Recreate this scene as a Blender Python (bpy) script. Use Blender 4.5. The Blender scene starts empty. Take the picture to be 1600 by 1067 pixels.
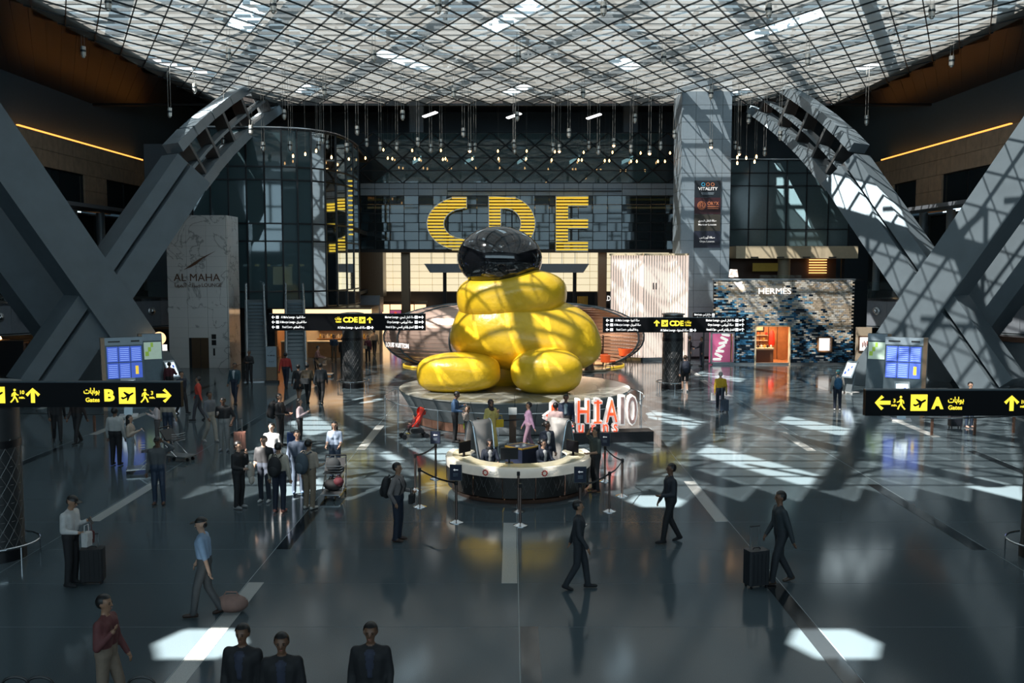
import bpy, bmesh, math, random
import numpy as np
from mathutils import Vector, Matrix, Quaternion
random.seed(7)
S = bpy.context.scene
C = S.collection
PI = math.pi
WORK = bpy.data.scenes.new('work')        # scratch scene for evaluating text and modifiers, removed at the end

# ------------------------------------------------------------------ camera, light, exposure
CAMH, FPX, HOR = 6.1, 1500.0, 412.0
PITCH = math.atan((533.5 - HOR) / FPX)
cam = bpy.data.cameras.new('camera'); camo = bpy.data.objects.new('camera', cam); C.objects.link(camo)
cam.sensor_width = 36; cam.lens = FPX / 1600 * 36; cam.clip_end = 400
camo.location = (0, 0, CAMH); camo.rotation_euler = (PI/2 - PITCH, 0, 0)
S.camera = camo
SUND = Vector((0.50, 0.40, -0.77)).normalized()
sun = bpy.data.lights.new('sun', 'SUN'); sun.energy = 42.0; sun.angle = 0.009; sun.color = (1.0, 0.96, 0.89)
suno = bpy.data.objects.new('sun', sun); C.objects.link(suno); suno.location = (-20, -10, 60)
suno.rotation_euler = SUND.to_track_quat('-Z', 'Y').to_euler()
W = bpy.data.worlds.new('sky'); S.world = W; W.use_nodes = True
W.node_tree.nodes['Background'].inputs[0].default_value = (0.62, 0.86, 1.0, 1)
W.node_tree.nodes['Background'].inputs[1].default_value = 2.7
S.view_settings.view_transform = 'Standard'; S.view_settings.look = 'None'
S.view_settings.exposure = 0.32; S.view_settings.gamma = 1.0; S.view_settings.use_curve_mapping = False
S.cycles.use_denoising = True
S.cycles.max_bounces = 7; S.cycles.diffuse_bounces = 4; S.cycles.glossy_bounces = 4
S.cycles.transmission_bounces = 4; S.cycles.transparent_max_bounces = 10
S.cycles.sample_clamp_indirect = 4.0
S.cycles.caustics_reflective = False; S.cycles.caustics_refractive = False

_F = Vector((0, math.cos(PITCH), -math.sin(PITCH))); _U = Vector((0, math.sin(PITCH), math.cos(PITCH)))
CAM = Vector((0, 0, CAMH))
def ray(px, py): return _F * FPX + Vector((px - 800, 0, 0)) + _U * (533.5 - py)
def at(px, py, Y):                       # point seen at a pixel, Y metres down the hall
    d = ray(px, py); return CAM + d * (Y / d.y)
def fl(px, py, z=0.0):                   # point on a level plane
    d = ray(px, py); return CAM + d * ((z - CAMH) / d.z)
def onplane(px, py, P, n):
    d = ray(px, py); return CAM + d * ((P - CAM).dot(n) / d.dot(n))

# ------------------------------------------------------------------ helpers
class MB:
    def __init__(s): s.v = []; s.f = []; s.m = []; s.M = None; s.mi = 0
    def add(s, vs, fs):
        o = len(s.v)
        if s.M is not None: vs = [s.M @ Vector(p) for p in vs]
        s.v += [tuple(p) for p in vs]; s.f += [tuple(i + o for i in f) for f in fs]; s.m += [s.mi] * len(fs)
        return s
    def box(s, c, d, rz=0.0, top=1.0):
        x, y, z = d[0]/2, d[1]/2, d[2]/2; ca, sa = math.cos(rz), math.sin(rz); vs = []
        for k in (-1, 1):
            t = top if k > 0 else 1.0
            for i, j in ((-1,-1),(1,-1),(1,1),(-1,1)):
                a, b = i*x*t, j*y*t
                vs.append((c[0]+a*ca-b*sa, c[1]+a*sa+b*ca, c[2]+k*z))
        return s.add(vs, [(3,2,1,0),(4,5,6,7),(0,1,5,4),(1,2,6,5),(2,3,7,6),(3,0,4,7)])
    def obox(s, P0, P1, w, d):           # box from P0 to P1, full cross vectors w and d (centred)
        P0, P1, w, d = map(Vector, (P0, P1, w, d)); vs = []
        for P in (P0, P1):
            for i, j in ((-1,-1),(1,-1),(1,1),(-1,1)): vs.append(P + w*(i/2) + d*(j/2))
        return s.add(vs, [(3,2,1,0),(4,5,6,7),(0,1,5,4),(1,2,6,5),(2,3,7,6),(3,0,4,7)])
    def prism(s, pts, z0, z1):           # plan polygon, ccw
        n = len(pts); vs = [(p[0], p[1], z0) for p in pts] + [(p[0], p[1], z1) for p in pts]
        return s.add(vs, [tuple(range(n-1, -1, -1)), tuple(range(n, 2*n))] + [(i, (i+1) % n, n+(i+1) % n, n+i) for i in range(n)])
    def plate(s, pts, nrm):              # 3-D polygon thickened by the vector nrm
        n = len(pts); nrm = Vector(nrm); vs = [Vector(p) for p in pts] + [Vector(p) + nrm for p in pts]
        return s.add(vs, [tuple(range(n-1, -1, -1)), tuple(range(n, 2*n))] + [(i, (i+1) % n, n+(i+1) % n, n+i) for i in range(n)])
    def lathe(s, prof, n=20, c=(0,0,0), a0=0.0, a1=2*PI, sx=1.0, sy=1.0):
        full = abs(a1 - a0 - 2*PI) < 1e-6; m = n if full else n + 1; vs = []; fs = []
        for i in range(m):
            a = a0 + (a1 - a0) * i / n
            for r, z in prof: vs.append((c[0] + r*sx*math.cos(a), c[1] + r*sy*math.sin(a), c[2] + z))
        k = len(prof)
        for i in range(n):
            j = (i + 1) % m
            for q in range(k - 1): fs.append((i*k+q, j*k+q, j*k+q+1, i*k+q+1))
        if full:
            fs.append(tuple(i*k for i in range(m-1, -1, -1))); fs.append(tuple(i*k+k-1 for i in range(m)))
        return s.add(vs, fs)
    def tube(s, path, r, n=8, closed=False):
        path = [Vector(p) for p in path]; m = len(path); vs = []; fs = []; up = None
        rs = r if isinstance(r, (list, tuple)) else [r] * m
        for i, p in enumerate(path):
            a = path[i-1] if (i > 0 or closed) else path[i]; b = path[(i+1) % m] if (i < m-1 or closed) else path[i]
            t = (b - a).normalized()
            if up is None: up = Vector((0,0,1)) if abs(t.z) < .9 else Vector((1,0,0))
            u = (up - t * up.dot(t)).normalized(); w = t.cross(u); up = u
            for k in range(n):
                q = 2*PI*k/n; vs.append(p + (u*math.cos(q) + w*math.sin(q)) * rs[i])
        for i in range(m if closed else m - 1):
            j = (i + 1) % m
            for k in range(n): fs.append((i*n+k, i*n+(k+1) % n, j*n+(k+1) % n, j*n+k))
        if not closed: fs += [tuple(range(n-1, -1, -1)), tuple((m-1)*n + k for k in range(n))]
        return s.add(vs, fs)
    def ball(s, c, r, n=12, k=8):
        if not isinstance(r, (list, tuple)): r = (r, r, r)
        vs = [(c[0], c[1], c[2]-r[2])]; fs = []
        for j in range(1, k):
            p = -PI/2 + PI*j/k
            for i in range(n):
                a = 2*PI*i/n; vs.append((c[0]+r[0]*math.cos(p)*math.cos(a), c[1]+r[1]*math.cos(p)*math.sin(a), c[2]+r[2]*math.sin(p)))
        vs.append((c[0], c[1], c[2]+r[2])); t = len(vs) - 1
        for i in range(n):
            fs.append((0, 1+(i+1) % n, 1+i)); o = 1+(k-2)*n; fs.append((o+i, o+(i+1) % n, t))
            for j in range(k-2): fs.append((1+j*n+i, 1+j*n+(i+1) % n, 1+(j+1)*n+(i+1) % n, 1+(j+1)*n+i))
        return s.add(vs, fs)
    def mesh(s, name, mats, smooth=False):
        me = bpy.data.meshes.new(name); me.from_pydata(s.v, [], s.f); me.validate(); 
        for m in (mats if isinstance(mats, (list, tuple)) else [mats]): me.materials.append(MT(m))
        if len(set(s.m)) > 1: me.polygons.foreach_set('material_index', s.m[:len(me.polygons)])
        if smooth:
            me.polygons.foreach_set('use_smooth', [True] * len(me.polygons))
            try: me.set_sharp_from_angle(angle=math.radians(40))
            except Exception: pass
        me.update(); return me
    def build(s, name, mats, parent=None, loc=(0,0,0), rz=0.0, smooth=False, kind=None):
        return ob(name, s.mesh(name, mats, smooth), parent, loc, rz, kind)
def ob(name, me, parent=None, loc=(0,0,0), rz=0.0, kind=None):
    o = bpy.data.objects.new(name, me); C.objects.link(o); o.location = loc; o.rotation_euler = (0, 0, rz)
    if parent is not None: o.parent = parent
    if kind: o['kind'] = kind
    return o
def tag(o, label, cat, group=None, kind=None):
    o['label'] = label; o['category'] = cat
    if group: o['group'] = group
    if kind: o['kind'] = kind
    return o
def thing(name, label, cat, loc=(0,0,0), rz=0.0, group=None):
    return tag(ob(name, None, None, loc, rz), label, cat, group)
def struct(name, label=None, cat=None, loc=(0,0,0), rz=0.0):
    o = ob(name, None, None, loc, rz, 'structure')
    if label: o['label'] = label; o['category'] = cat
    return o
def dup(root, loc, rz, label=None, group=None):
    r = root.copy(); C.objects.link(r); r.location = loc; r.rotation_euler = (0, 0, rz)
    if label: r['label'] = label
    if group: r['group'] = group
    for ch in list(root.children):
        c = ch.copy(); C.objects.link(c); c.parent = r
        for g in ch.children:
            d = g.copy(); C.objects.link(d); d.parent = c
    return r

# ------------------------------------------------------------------ materials
_M = {}
def MT(k): return _M[k]
def mat(k, col, rough=.5, metal=0.0, spec=.5, emit=None, es=0.0, noise=None, bump=None, coat=0.0, alpha=None):
    m = bpy.data.materials.new(k); m.use_nodes = True; nt = m.node_tree; b = nt.nodes['Principled BSDF']
    b.inputs['Base Color'].default_value = (*col, 1); b.inputs['Roughness'].default_value = rough
    b.inputs['Metallic'].default_value = metal; b.inputs['Specular IOR Level'].default_value = spec
    b.inputs['Coat Weight'].default_value = coat
    if emit: b.inputs['Emission Color'].default_value = (*emit, 1); b.inputs['Emission Strength'].default_value = es
    tc = nt.nodes.new('ShaderNodeTexCoord')
    sc, am = noise or (6.0, .06)
    n = nt.nodes.new('ShaderNodeTexNoise'); n.inputs['Scale'].default_value = sc; n.inputs['Detail'].default_value = 4
    nt.links.new(tc.outputs['Object'], n.inputs['Vector'])
    r = nt.nodes.new('ShaderNodeMix'); r.data_type = 'RGBA'
    r.inputs[6].default_value = (*[max(0, c*(1-am*2)) for c in col], 1); r.inputs[7].default_value = (*[min(1, c*(1+am*2)) for c in col], 1)
    nt.links.new(n.outputs['Fac'], r.inputs[0]); nt.links.new(r.outputs[2], b.inputs['Base Color'])
    if bump:
        n2 = nt.nodes.new('ShaderNodeTexNoise'); n2.inputs['Scale'].default_value = bump[0]; n2.inputs['Detail'].default_value = 5
        bp = nt.nodes.new('ShaderNodeBump'); bp.inputs['Strength'].default_value = bump[1]; bp.inputs['Distance'].default_value = bump[2] if len(bump) > 2 else .02
        nt.links.new(tc.outputs['Object'], n2.inputs['Vector']); nt.links.new(n2.outputs['Fac'], bp.inputs['Height']); nt.links.new(bp.outputs['Normal'], b.inputs['Normal'])
    _M[k] = m; return m
def emat(k, col, es):
    return mat(k, tuple(min(1, c) for c in col), .5, emit=col, es=es)
def glassmat(k, tint, trans, body, rough=.03, ior=1.5):
    # coated dark glazing: mirror-like face, part see-through, part tinted body
    m = bpy.data.materials.new(k); m.use_nodes = True; nt = m.node_tree; nt.nodes.clear()
    o = nt.nodes.new('ShaderNodeOutputMaterial'); g = nt.nodes.new('ShaderNodeBsdfGlossy'); g.inputs['Roughness'].default_value = rough
    g.inputs['Color'].default_value = (.9, .97, 1, 1)
    t = nt.nodes.new('ShaderNodeBsdfTransparent'); t.inputs[0].default_value = (*tint, 1)
    d = nt.nodes.new('ShaderNodeBsdfDiffuse'); d.inputs[0].default_value = (*body, 1)
    m1 = nt.nodes.new('ShaderNodeMixShader'); m1.inputs[0].default_value = trans
    nt.links.new(d.outputs[0], m1.inputs[1]); nt.links.new(t.outputs[0], m1.inputs[2])
    fr = nt.nodes.new('ShaderNodeFresnel'); fr.inputs[0].default_value = ior
    m2 = nt.nodes.new('ShaderNodeMixShader'); nt.links.new(fr.outputs[0], m2.inputs[0])
    nt.links.new(m1.outputs[0], m2.inputs[1]); nt.links.new(g.outputs[0], m2.inputs[2]); nt.links.new(m2.outputs[0], o.inputs[0])
    _M[k] = m; return m
def skymat(k, trans, col):
    # fritted skylight pane: scatters the daylight above it, lets a little sun straight through
    m = bpy.data.materials.new(k); m.use_nodes = True; nt = m.node_tree; nt.nodes.clear()
    o = nt.nodes.new('ShaderNodeOutputMaterial')
    t = nt.nodes.new('ShaderNodeBsdfTransparent'); t.inputs[0].default_value = (1, 1, 1, 1)
    l = nt.nodes.new('ShaderNodeBsdfTranslucent'); d = nt.nodes.new('ShaderNodeBsdfDiffuse'); d.inputs[0].default_value = (.5, .5, .48, 1)
    tc = nt.nodes.new('ShaderNodeTexCoord'); n = nt.nodes.new('ShaderNodeTexNoise'); n.inputs['Scale'].default_value = 1.2; n.inputs['Detail'].default_value = 6
    nt.links.new(tc.outputs['Object'], n.inputs['Vector'])
    r = nt.nodes.new('ShaderNodeMix'); r.data_type = 'RGBA'; r.inputs[6].default_value = (*[c*.72 for c in col], 1); r.inputs[7].default_value = (*[c*1.25 for c in col], 1)
    nt.links.new(n.outputs['Fac'], r.inputs[0]); nt.links.new(r.outputs[2], l.inputs[0])
    m1 = nt.nodes.new('ShaderNodeMixShader'); m1.inputs[0].default_value = .35; nt.links.new(l.outputs[0], m1.inputs[1]); nt.links.new(d.outputs[0], m1.inputs[2])
    m2 = nt.nodes.new('ShaderNodeMixShader'); m2.inputs[0].default_value = trans; nt.links.new(m1.outputs[0], m2.inputs[1]); nt.links.new(t.outputs[0], m2.inputs[2])
    nt.links.new(m2.outputs[0], o.inputs[0]); _M[k] = m; return m
def veinmat(k, base, vein, rough=.2, scale=.5):
    m = mat(k, base, rough); nt = m.node_tree; b = nt.nodes['Principled BSDF']
    tc = nt.nodes.new('ShaderNodeNewGeometry'); n = nt.nodes.new('ShaderNodeTexNoise'); n.inputs['Scale'].default_value = scale; n.inputs['Detail'].default_value = 7; n.inputs['Distortion'].default_value = .8
    nt.links.new(tc.outputs['Position'], n.inputs['Vector'])
    cr = nt.nodes.new('ShaderNodeValToRGB'); e = cr.color_ramp.elements
    e[0].position = .490; e[0].color = (*base, 1); e[1].position = .510; e[1].color = (*base, 1)
    x = cr.color_ramp.elements.new(.5); x.color = (*vein, 1)
    nt.links.new(n.outputs['Fac'], cr.inputs[0]); nt.links.new(cr.outputs[0], b.inputs['Base Color']); return m

mat('terrazzo', (.066, .088, .100), .11, spec=.30, noise=(90, .28))
mat('joint', (.30, .36, .38), .3)
mat('inlay_pale', (.36, .37, .36), .16, noise=(90, .22))
mat('inlay_dark', (.014, .018, .021), .07)
skymat('pane_frit', .120, (.048, .047, .044))
mat('opaque_pane', (.10, .095, .09), .5)
mat('bar_dark', (.035, .045, .05), .4, metal=.6)
mat('truss_steel', (.22, .25, .27), .5, metal=.2)
mat('soffit_bronze', (.013, .010, .009), .36, metal=.3, noise=(1.5, .12))
mat('navy_wall', (.10, .145, .18), .55)
mat('dark_wall', (.012, .014, .017), .6)
mat('travertine', (.50, .37, .26), .5, noise=(2.0, .22))
mat('beam_grey', (.135, .170, .195), .42, noise=(1.2, .10))
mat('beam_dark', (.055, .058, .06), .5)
mat('fascia_grey', (.22, .245, .28), .4, metal=.25)
mat('panel_grey', (.24, .30, .35), .38, metal=.15)
mat('mullion', (.010, .014, .018), .4, metal=.4)
glassmat('glass_teal', (.30, .42, .46), .35, (.075, .13, .15), ior=1.7)
glassmat('glass_truss', (.45, .62, .66), .45, (.11, .19, .215), ior=1.8)
glassmat('glass_dark', (.22, .27, .30), .45, (.035, .052, .062))
glassmat('glass_clear', (.92, .97, .97), .96, (.3, .35, .35))
mat('chrome', (.62, .64, .66), .18, metal=1.0)
mat('steel', (.42, .44, .46), .32, metal=.9)
mat('black', (.006, .006, .008), .35)
mat('black_gloss', (.006, .007, .009), .08, coat=.5)
mat('white', (.72, .72, .70), .45)
mat('sign_black', (.004, .0045, .006), .5, spec=.12)
emat('sign_yellow', (1.0, .78, .05), .85)
emat('sign_white', (.95, .95, .95), .75)
emat('warm_glow', (1.0, .38, .07), 1.7)
emat('warm_soft', (1.0, .62, .30), 1.3)
emat('cool_white', (1.0, .99, .96), 3.0)
emat('bulb_warm', (1.0, .55, .22), 9.0)

# ------------------------------------------------------------------ lettering
_AR = {'ا':('\uFE8D','\uFE8E',None,None),'أ':('\uFE83','\uFE84',None,None),'ب':('\uFE8F','\uFE90','\uFE91','\uFE92'),'ة':('\uFE93','\uFE94',None,None),
 'ت':('\uFE95','\uFE96','\uFE97','\uFE98'),'ج':('\uFE9D','\uFE9E','\uFE9F','\uFEA0'),'ح':('\uFEA1','\uFEA2','\uFEA3','\uFEA4'),'د':('\uFEA9','\uFEAA',None,None),
 'ر':('\uFEAD','\uFEAE',None,None),'س':('\uFEB1','\uFEB2','\uFEB3','\uFEB4'),'ص':('\uFEB9','\uFEBA','\uFEBB','\uFEBC'),'ط':('\uFEC1','\uFEC2','\uFEC3','\uFEC4'),
 'ع':('\uFEC9','\uFECA','\uFECB','\uFECC'),'ف':('\uFED1','\uFED2','\uFED3','\uFED4'),'ق':('\uFED5','\uFED6','\uFED7','\uFED8'),'ك':('\uFED9','\uFEDA','\uFEDB','\uFEDC'),
 'ل':('\uFEDD','\uFEDE','\uFEDF','\uFEE0'),'م':('\uFEE1','\uFEE2','\uFEE3','\uFEE4'),'ن':('\uFEE5','\uFEE6','\uFEE7','\uFEE8'),'ه':('\uFEE9','\uFEEA','\uFEEB','\uFEEC'),
 'و':('\uFEED','\uFEEE',None,None),'ي':('\uFEF1','\uFEF2','\uFEF3','\uFEF4')}
def arab(t):
    out = []
    for i, ch in enumerate(t):
        if ch not in _AR: out.append(ch); continue
        pj = i > 0 and t[i-1] in _AR and _AR[t[i-1]][2] is not None
        nj = _AR[ch][2] is not None and i+1 < len(t) and t[i+1] in _AR
        f = _AR[ch]; out.append(f[3] if pj and nj else f[2] if nj else f[1] if pj else f[0])
    return ''.join(reversed(out))
def textmesh(s, h, bold=.02, ext=.008, align='CENTER', stretch=1.0):
    c = bpy.data.curves.new('lettering', 'FONT'); c.body = s; c.size = h; c.extrude = ext; c.offset = bold * h; c.align_x = align; c.align_y = 'CENTER'
    c.resolution_u = 3
    o = bpy.data.objects.new('lettering', c); WORK.collection.objects.link(o)
    WORK.view_layers[0].update(); dg = WORK.view_layers[0].depsgraph; me = bpy.data.meshes.new_from_object(o.evaluated_get(dg)); bpy.data.objects.remove(o)
    me.transform(Matrix.Diagonal((stretch, 1, 1, 1))); me.materials.clear()
    return me
RX = Matrix.Rotation(PI/2, 4, 'X')       # lettering stands up facing -Y
def text(name, s, h, m, parent, loc, bold=.02, ext=.008, align='CENTER', stretch=1.0, rz=0.0, width=None, tilt=0.0):
    me = textmesh(s, h, bold, ext, align, stretch)
    if width and len(me.vertices):
        xs = [v.co.x for v in me.vertices]; k = width / max(1e-6, max(xs) - min(xs)); me.transform(Matrix.Diagonal((k, 1, 1, 1)))
    me.transform(RX)
    if tilt: me.transform(Matrix.Rotation(tilt, 4, 'X'))
    me.materials.append(MT(m)); o = ob(name, me, parent, loc, rz); return o

# ================================================================== SETTING
# ---- floor: terrazzo slabs with pale metal joints and inlaid stripes
floor = struct('floor', 'dark polished terrazzo concourse floor with thin pale joints', 'floor')
MB().prism([(-40,-14),(40,-14),(40,92),(-40,92)], -.3, -.003).build('joint_bed', 'joint', floor)
ROW = 2.2; COL = [-15.0, -10.0, -5.0, 0.0, 5.0, 10.0, 15.0]
LANES = [-20.2, -15.2, -10.15, -5.08, 0.12, 5.15, 10.2, 15.2, 20.2, 25.2]
g = .006
_slab = {}
y0 = 11.34
while y0 < 49:
    half = .56 * (y0 + ROW) + 2
    for a, b in zip(LANES[:-1], LANES[1:]):
        if b < -half or a > half: continue
        k = round(b - a, 2)
        if k not in _slab: _slab[k] = MB().box((0,0,-.02), (b-a-2*g, ROW-2*g, .04)).mesh('slab', 'terrazzo')
        ob('slab', _slab[k], floor, ((a+b)/2, y0 + ROW/2, 0))
    y0 += ROW
yend = y0
fs = MB(); fs.prism([(-40, yend+g), (40, yend+g), (40, 92), (-40, 92)], -.04, 0); fs.prism([(-40,-14),(40,-14),(40,11.34-g),(-40,11.34-g)], -.04, 0)
fs.prism([(-40,11.34),(-20.2-g,11.34),(-20.2-g,yend),(-40,yend)], -.04, 0); fs.prism([(25.2+g,11.34),(40,11.34),(40,yend),(25.2+g,yend)], -.04, 0)
fs.build('outer_paving', 'terrazzo', floor)
def stripe(x, ya, yb, m, w=.30):
    MB().box((0,0,0), (w, yb-ya, .006)).build('pale_stripe' if m == 'inlay_pale' else 'dark_stripe', m, floor, (x, (ya+yb)/2, .001))
L = LANES
for x, ya, yb, m in [(L[4]-.17,17.95,22.25,0),(L[4]+.17,11.4,15.75,1),(L[5]-.17,22.35,26.6,0),(L[5]-.17,11.4,17.95,1),(L[3]+.17,11.4,18.0,0),(L[3]+.17,20.15,26.4,1),
      (L[2]+.2,22.4,26.6,0),(L[6]-.2,20.1,26.2,1),(L[6]-.4,31,34.4,0),(L[3]+.1,31.2,36,0),(L[2]+.2,33.4,37.5,1),(L[2]+.2,41,48,0),(L[1]+.2,28,31.5,1),(L[1]+.2,34,39,0),
      (L[7]-.2,24.5,31,1),(L[7]-.2,33.5,40.5,0),(L[6]-.2,37,42,1),(L[6]-.2,44,50,0),(L[8]-.2,34,39,0),(L[5]-.1,30.5,35,1),(L[6],52,57,0),(L[7],46,51,1),(L[8],28,33,1),(L[0]+.3,40,46,0),(L[1],44,49,1),
      (L[8],43,49,0),(L[9]-.2,36,42,1)]:
    stripe(x, ya, yb, 'inlay_dark' if m else 'inlay_pale')

# ---- ceiling: lattice skylight and bronze soffits
ZC = 17.0; CA, CB = .73, 1.55
SX0, SX1, SY0, SY1 = -20.6, 22.7, 16.0, 66.6
ceiling = struct('ceiling', 'great lattice skylight of fritted panes between bronze soffits', 'ceiling')
def cellpos(i, j): return ((2*i + (j & 1)) * CA, j * CB)
def near(x, y):
    best = None
    for j in range(int(y/CB) - 2, int(y/CB) + 3):
        for i in range(int(x/(2*CA)) - 2, int(x/(2*CA)) + 3):
            p = cellpos(i, j); d = ((p[0]-x)/CA)**2 + ((p[1]-y)/CB)**2
            if best is None or d < best[0]: best = (d, i, j)
    return best[1], best[2]
clear = set()
def run(x, y, fam, n):
    sx = CA if fam == 'A' else -CA
    for k in range(n):
        o = k - (n-1)/2; clear.add(near(x + o*sx, y + o*CB))
for px, py, fam, n in [(397,24,'B',3),(272,95,'A',3),(631,99,'A',3),(497,139,'B',2),(813,28,'B',3),(985,103,'A',2),(808,143,'B',2),(1128,147,'B',3),(1227,32,'B',3),
                       (1343,107,'A',1),(663,162,'A',2),(390,158,'A',2),(940,165,'A',2),(1213,167,'A',2)]:
    p = fl(px, py, ZC); run(p.x, p.y, fam, n)
SH = SUND * (ZC / -SUND.z)
def sunhole(px, py, n=1, fam='B'):
    p = fl(px, py); run(p.x - SH.x, p.y - SH.y, fam, n)
for a in [(363,978),(1270,980),(1010,768),(500,667,2),(636,704),(1190,722,2),(1118,710),(1290,674,2),(1567,773),(450,765),(965,612),(1060,650,2),(700,712),(560,628)]: sunhole(*a)
pane = MB().add([(CA*.985, 0, 0), (0, CB*.985, 0), (-CA*.985, 0, 0), (0, -CB*.985, 0)], [(0,1,2,3)]).mesh('skylight_pane', 'pane_frit')
glazed = []; rest = MB(); opq = MB()
for j in range(-8, 45):
    for i in range(-28, 28):
        x, y = cellpos(i, j)
        if not (SX0 < x < SX1) or y > SY1: continue
        if (i, j) in clear:
            if y < SY0:                       # smaller clear lights in the solid part of the lattice
                for e in (-1, 1): opq.add([(x, y+e*CB, ZC), (x-CA*.62, y+e*CB*.38, ZC), (x+CA*.62, y+e*CB*.38, ZC)], [(0,1,2)])
            continue
        if y < SY0: opq.add([(x+CA,y,ZC),(x,y+CB,ZC),(x-CA,y,ZC),(x,y-CB,ZC)], [(0,1,2,3)])
        else: glazed.append((x, y))
vis = [p for p in glazed if p[1] > 38 and abs(p[0]) < .54*p[1]]; vis.sort(key=lambda p: p[1]); keep = set(vis[:300])
for p in glazed:
    if p in keep: ob('skylight_pane', pane, ceiling, (p[0], p[1], ZC))
    else: rest.add([(p[0]+CA*.985,p[1],ZC),(p[0],p[1]+CB*.985,ZC),(p[0]-CA*.985,p[1],ZC),(p[0],p[1]-CB*.985,ZC)], [(0,1,2,3)])
rest.build('skylight_pane', 'pane_frit', ceiling, kind='stuff')
opq.build('opaque_lattice', 'opaque_pane', ceiling, kind='stuff')
# lattice bars, clipped to the skylight
def clip(px, py, dx, dy, x0, x1, y0, y1):
    t0, t1 = -1e9, 1e9
    for p, d, lo, hi in ((px, dx, x0, x1), (py, dy, y0, y1)):
        a, b = (lo-p)/d, (hi-p)/d
        if a > b: a, b = b, a
        t0, t1 = max(t0, a), min(t1, b)
    return (t0, t1) if t1 - t0 > .2 else None
def bars(fam, z, step, w, h, name, m, y0=30.0, y1=SY1+.5, off=0.0):
    sx = CA if fam == 'A' else -CA
    for k in range(-60, 61):
        if k % step: continue
        px = k * 2 * CA + CA + off
        c = clip(px, 0.0, sx, CB, SX0, SX1, y0, y1)
        if not c: continue
        P0 = (px + sx*c[0], CB*c[0], z); P1 = (px + sx*c[1], CB*c[1], z)
        MB().obox(P0, P1, (w, 0, 0), (0, 0, h)).build(name, m, ceiling)
bars('A', ZC - .03, 1, .05, .07, 'glazing_bar', 'bar_dark'); bars('B', ZC - .03, 1, .05, .07, 'glazing_bar', 'bar_dark')
# steelwork above the panes: purlins across, deep chords along the lattice, webs between them
y = 17.0
while y < 67:
    MB().box((1, y, ZC + .55), (SX1 - SX0 + 2, .10, .14)).build('purlin', 'truss_steel', ceiling); y += 1.1
bars('A', ZC + 1.5, 4, .55, .5, 'truss_chord', 'truss_steel', 16, 67); bars('B', ZC + 2.2, 5, .5, .5, 'truss_chord', 'truss_steel', 16, 67, off=.4)
web = MB()
for k in range(-40, 41, 4):
    for t in range(8, 44, 3):
        x, y = k*2*CA + CA + CA*t, CB*t
        if SX0 < x < SX1 and 16 < y < 66:
            web.tube([(x, y, ZC+1.5), (x + 1.8, y + 1.6, ZC+3.6)], .13, 6); web.tube([(x + 1.8, y + 1.6, ZC+3.6), (x + 2*CA, y + 2*CB, ZC+1.5)], .13, 6)
            web.tube([(x, y, ZC+1.5), (x - 2.4, y + 1.9, ZC+2.2)], .10, 6)
web.build('truss_web', 'truss_steel', ceiling, kind='stuff')
# bronze soffit strips either side, following the lattice
def soffit(side):
    edge = SX0 if side < 0 else SX1
    out = -44 if side < 0 else 46
    sx = -side * CA                        # strips run towards the camera and inwards
    for k in range(-4, 62):
        ya = k * 2 * CB * .5 * 1.0
        # strip between two lattice lines that cross the skylight edge at ya and ya+CB
        L_ = abs(out - edge) / CA
        pts = [(edge, ya), (edge, ya + CB - .03), (edge + side*CA*L_, ya + CB - .03 + CB*L_), (edge + side*CA*L_, ya + CB*L_)]
        q = clip_poly(pts, 66.5 if True else 0)
        if len(q) < 3: continue
        if side > 0: q = q[::-1]
        MB().prism(q, ZC, ZC + .12).build('soffit_panel', 'soffit_bronze', ceiling)
def clip_poly(pts, ymax, ymin=-14):
    def cut(ps, f):
        o = []
        for i in range(len(ps)):
            a, b = ps[i], ps[(i+1) % len(ps)]; fa, fb = f(a), f(b)
            if fa >= 0: o.append(a)
            if fa * fb < 0: t = fa/(fa-fb); o.append((a[0]+(b[0]-a[0])*t, a[1]+(b[1]-a[1])*t))
        return o
    ps = cut(pts, lambda p: ymax - p[1])
    return cut(ps, lambda p: p[1] - ymin) if ps else ps
for side in (-1, 1): soffit(side)
sb = MB()
sb.prism([(-46,-14),(SX0+.8,-14),(SX0+.8,66.8),(-46,66.8)], ZC+.13, ZC+.3); sb.prism([(SX1-.8,-14),(46,-14),(46,66.8),(SX1-.8,66.8)], ZC+.13, ZC+.3)
sb.prism([(-46,-14),(SX0,-14),(SX0,0),(-46,0)], ZC, ZC+.1); sb.prism([(SX0,-14),(SX1,-14),(SX1,-11),(SX0,-11)], ZC, ZC+.1)
sb.box((0, 67.0, ZC + 1.6), (92, .3, 3.4)); sb.prism([(-46,67),(46,67),(46,93),(-46,93)], 20.0, 20.3)
sb.build('soffit_backing', 'soffit_bronze', ceiling)

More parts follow.
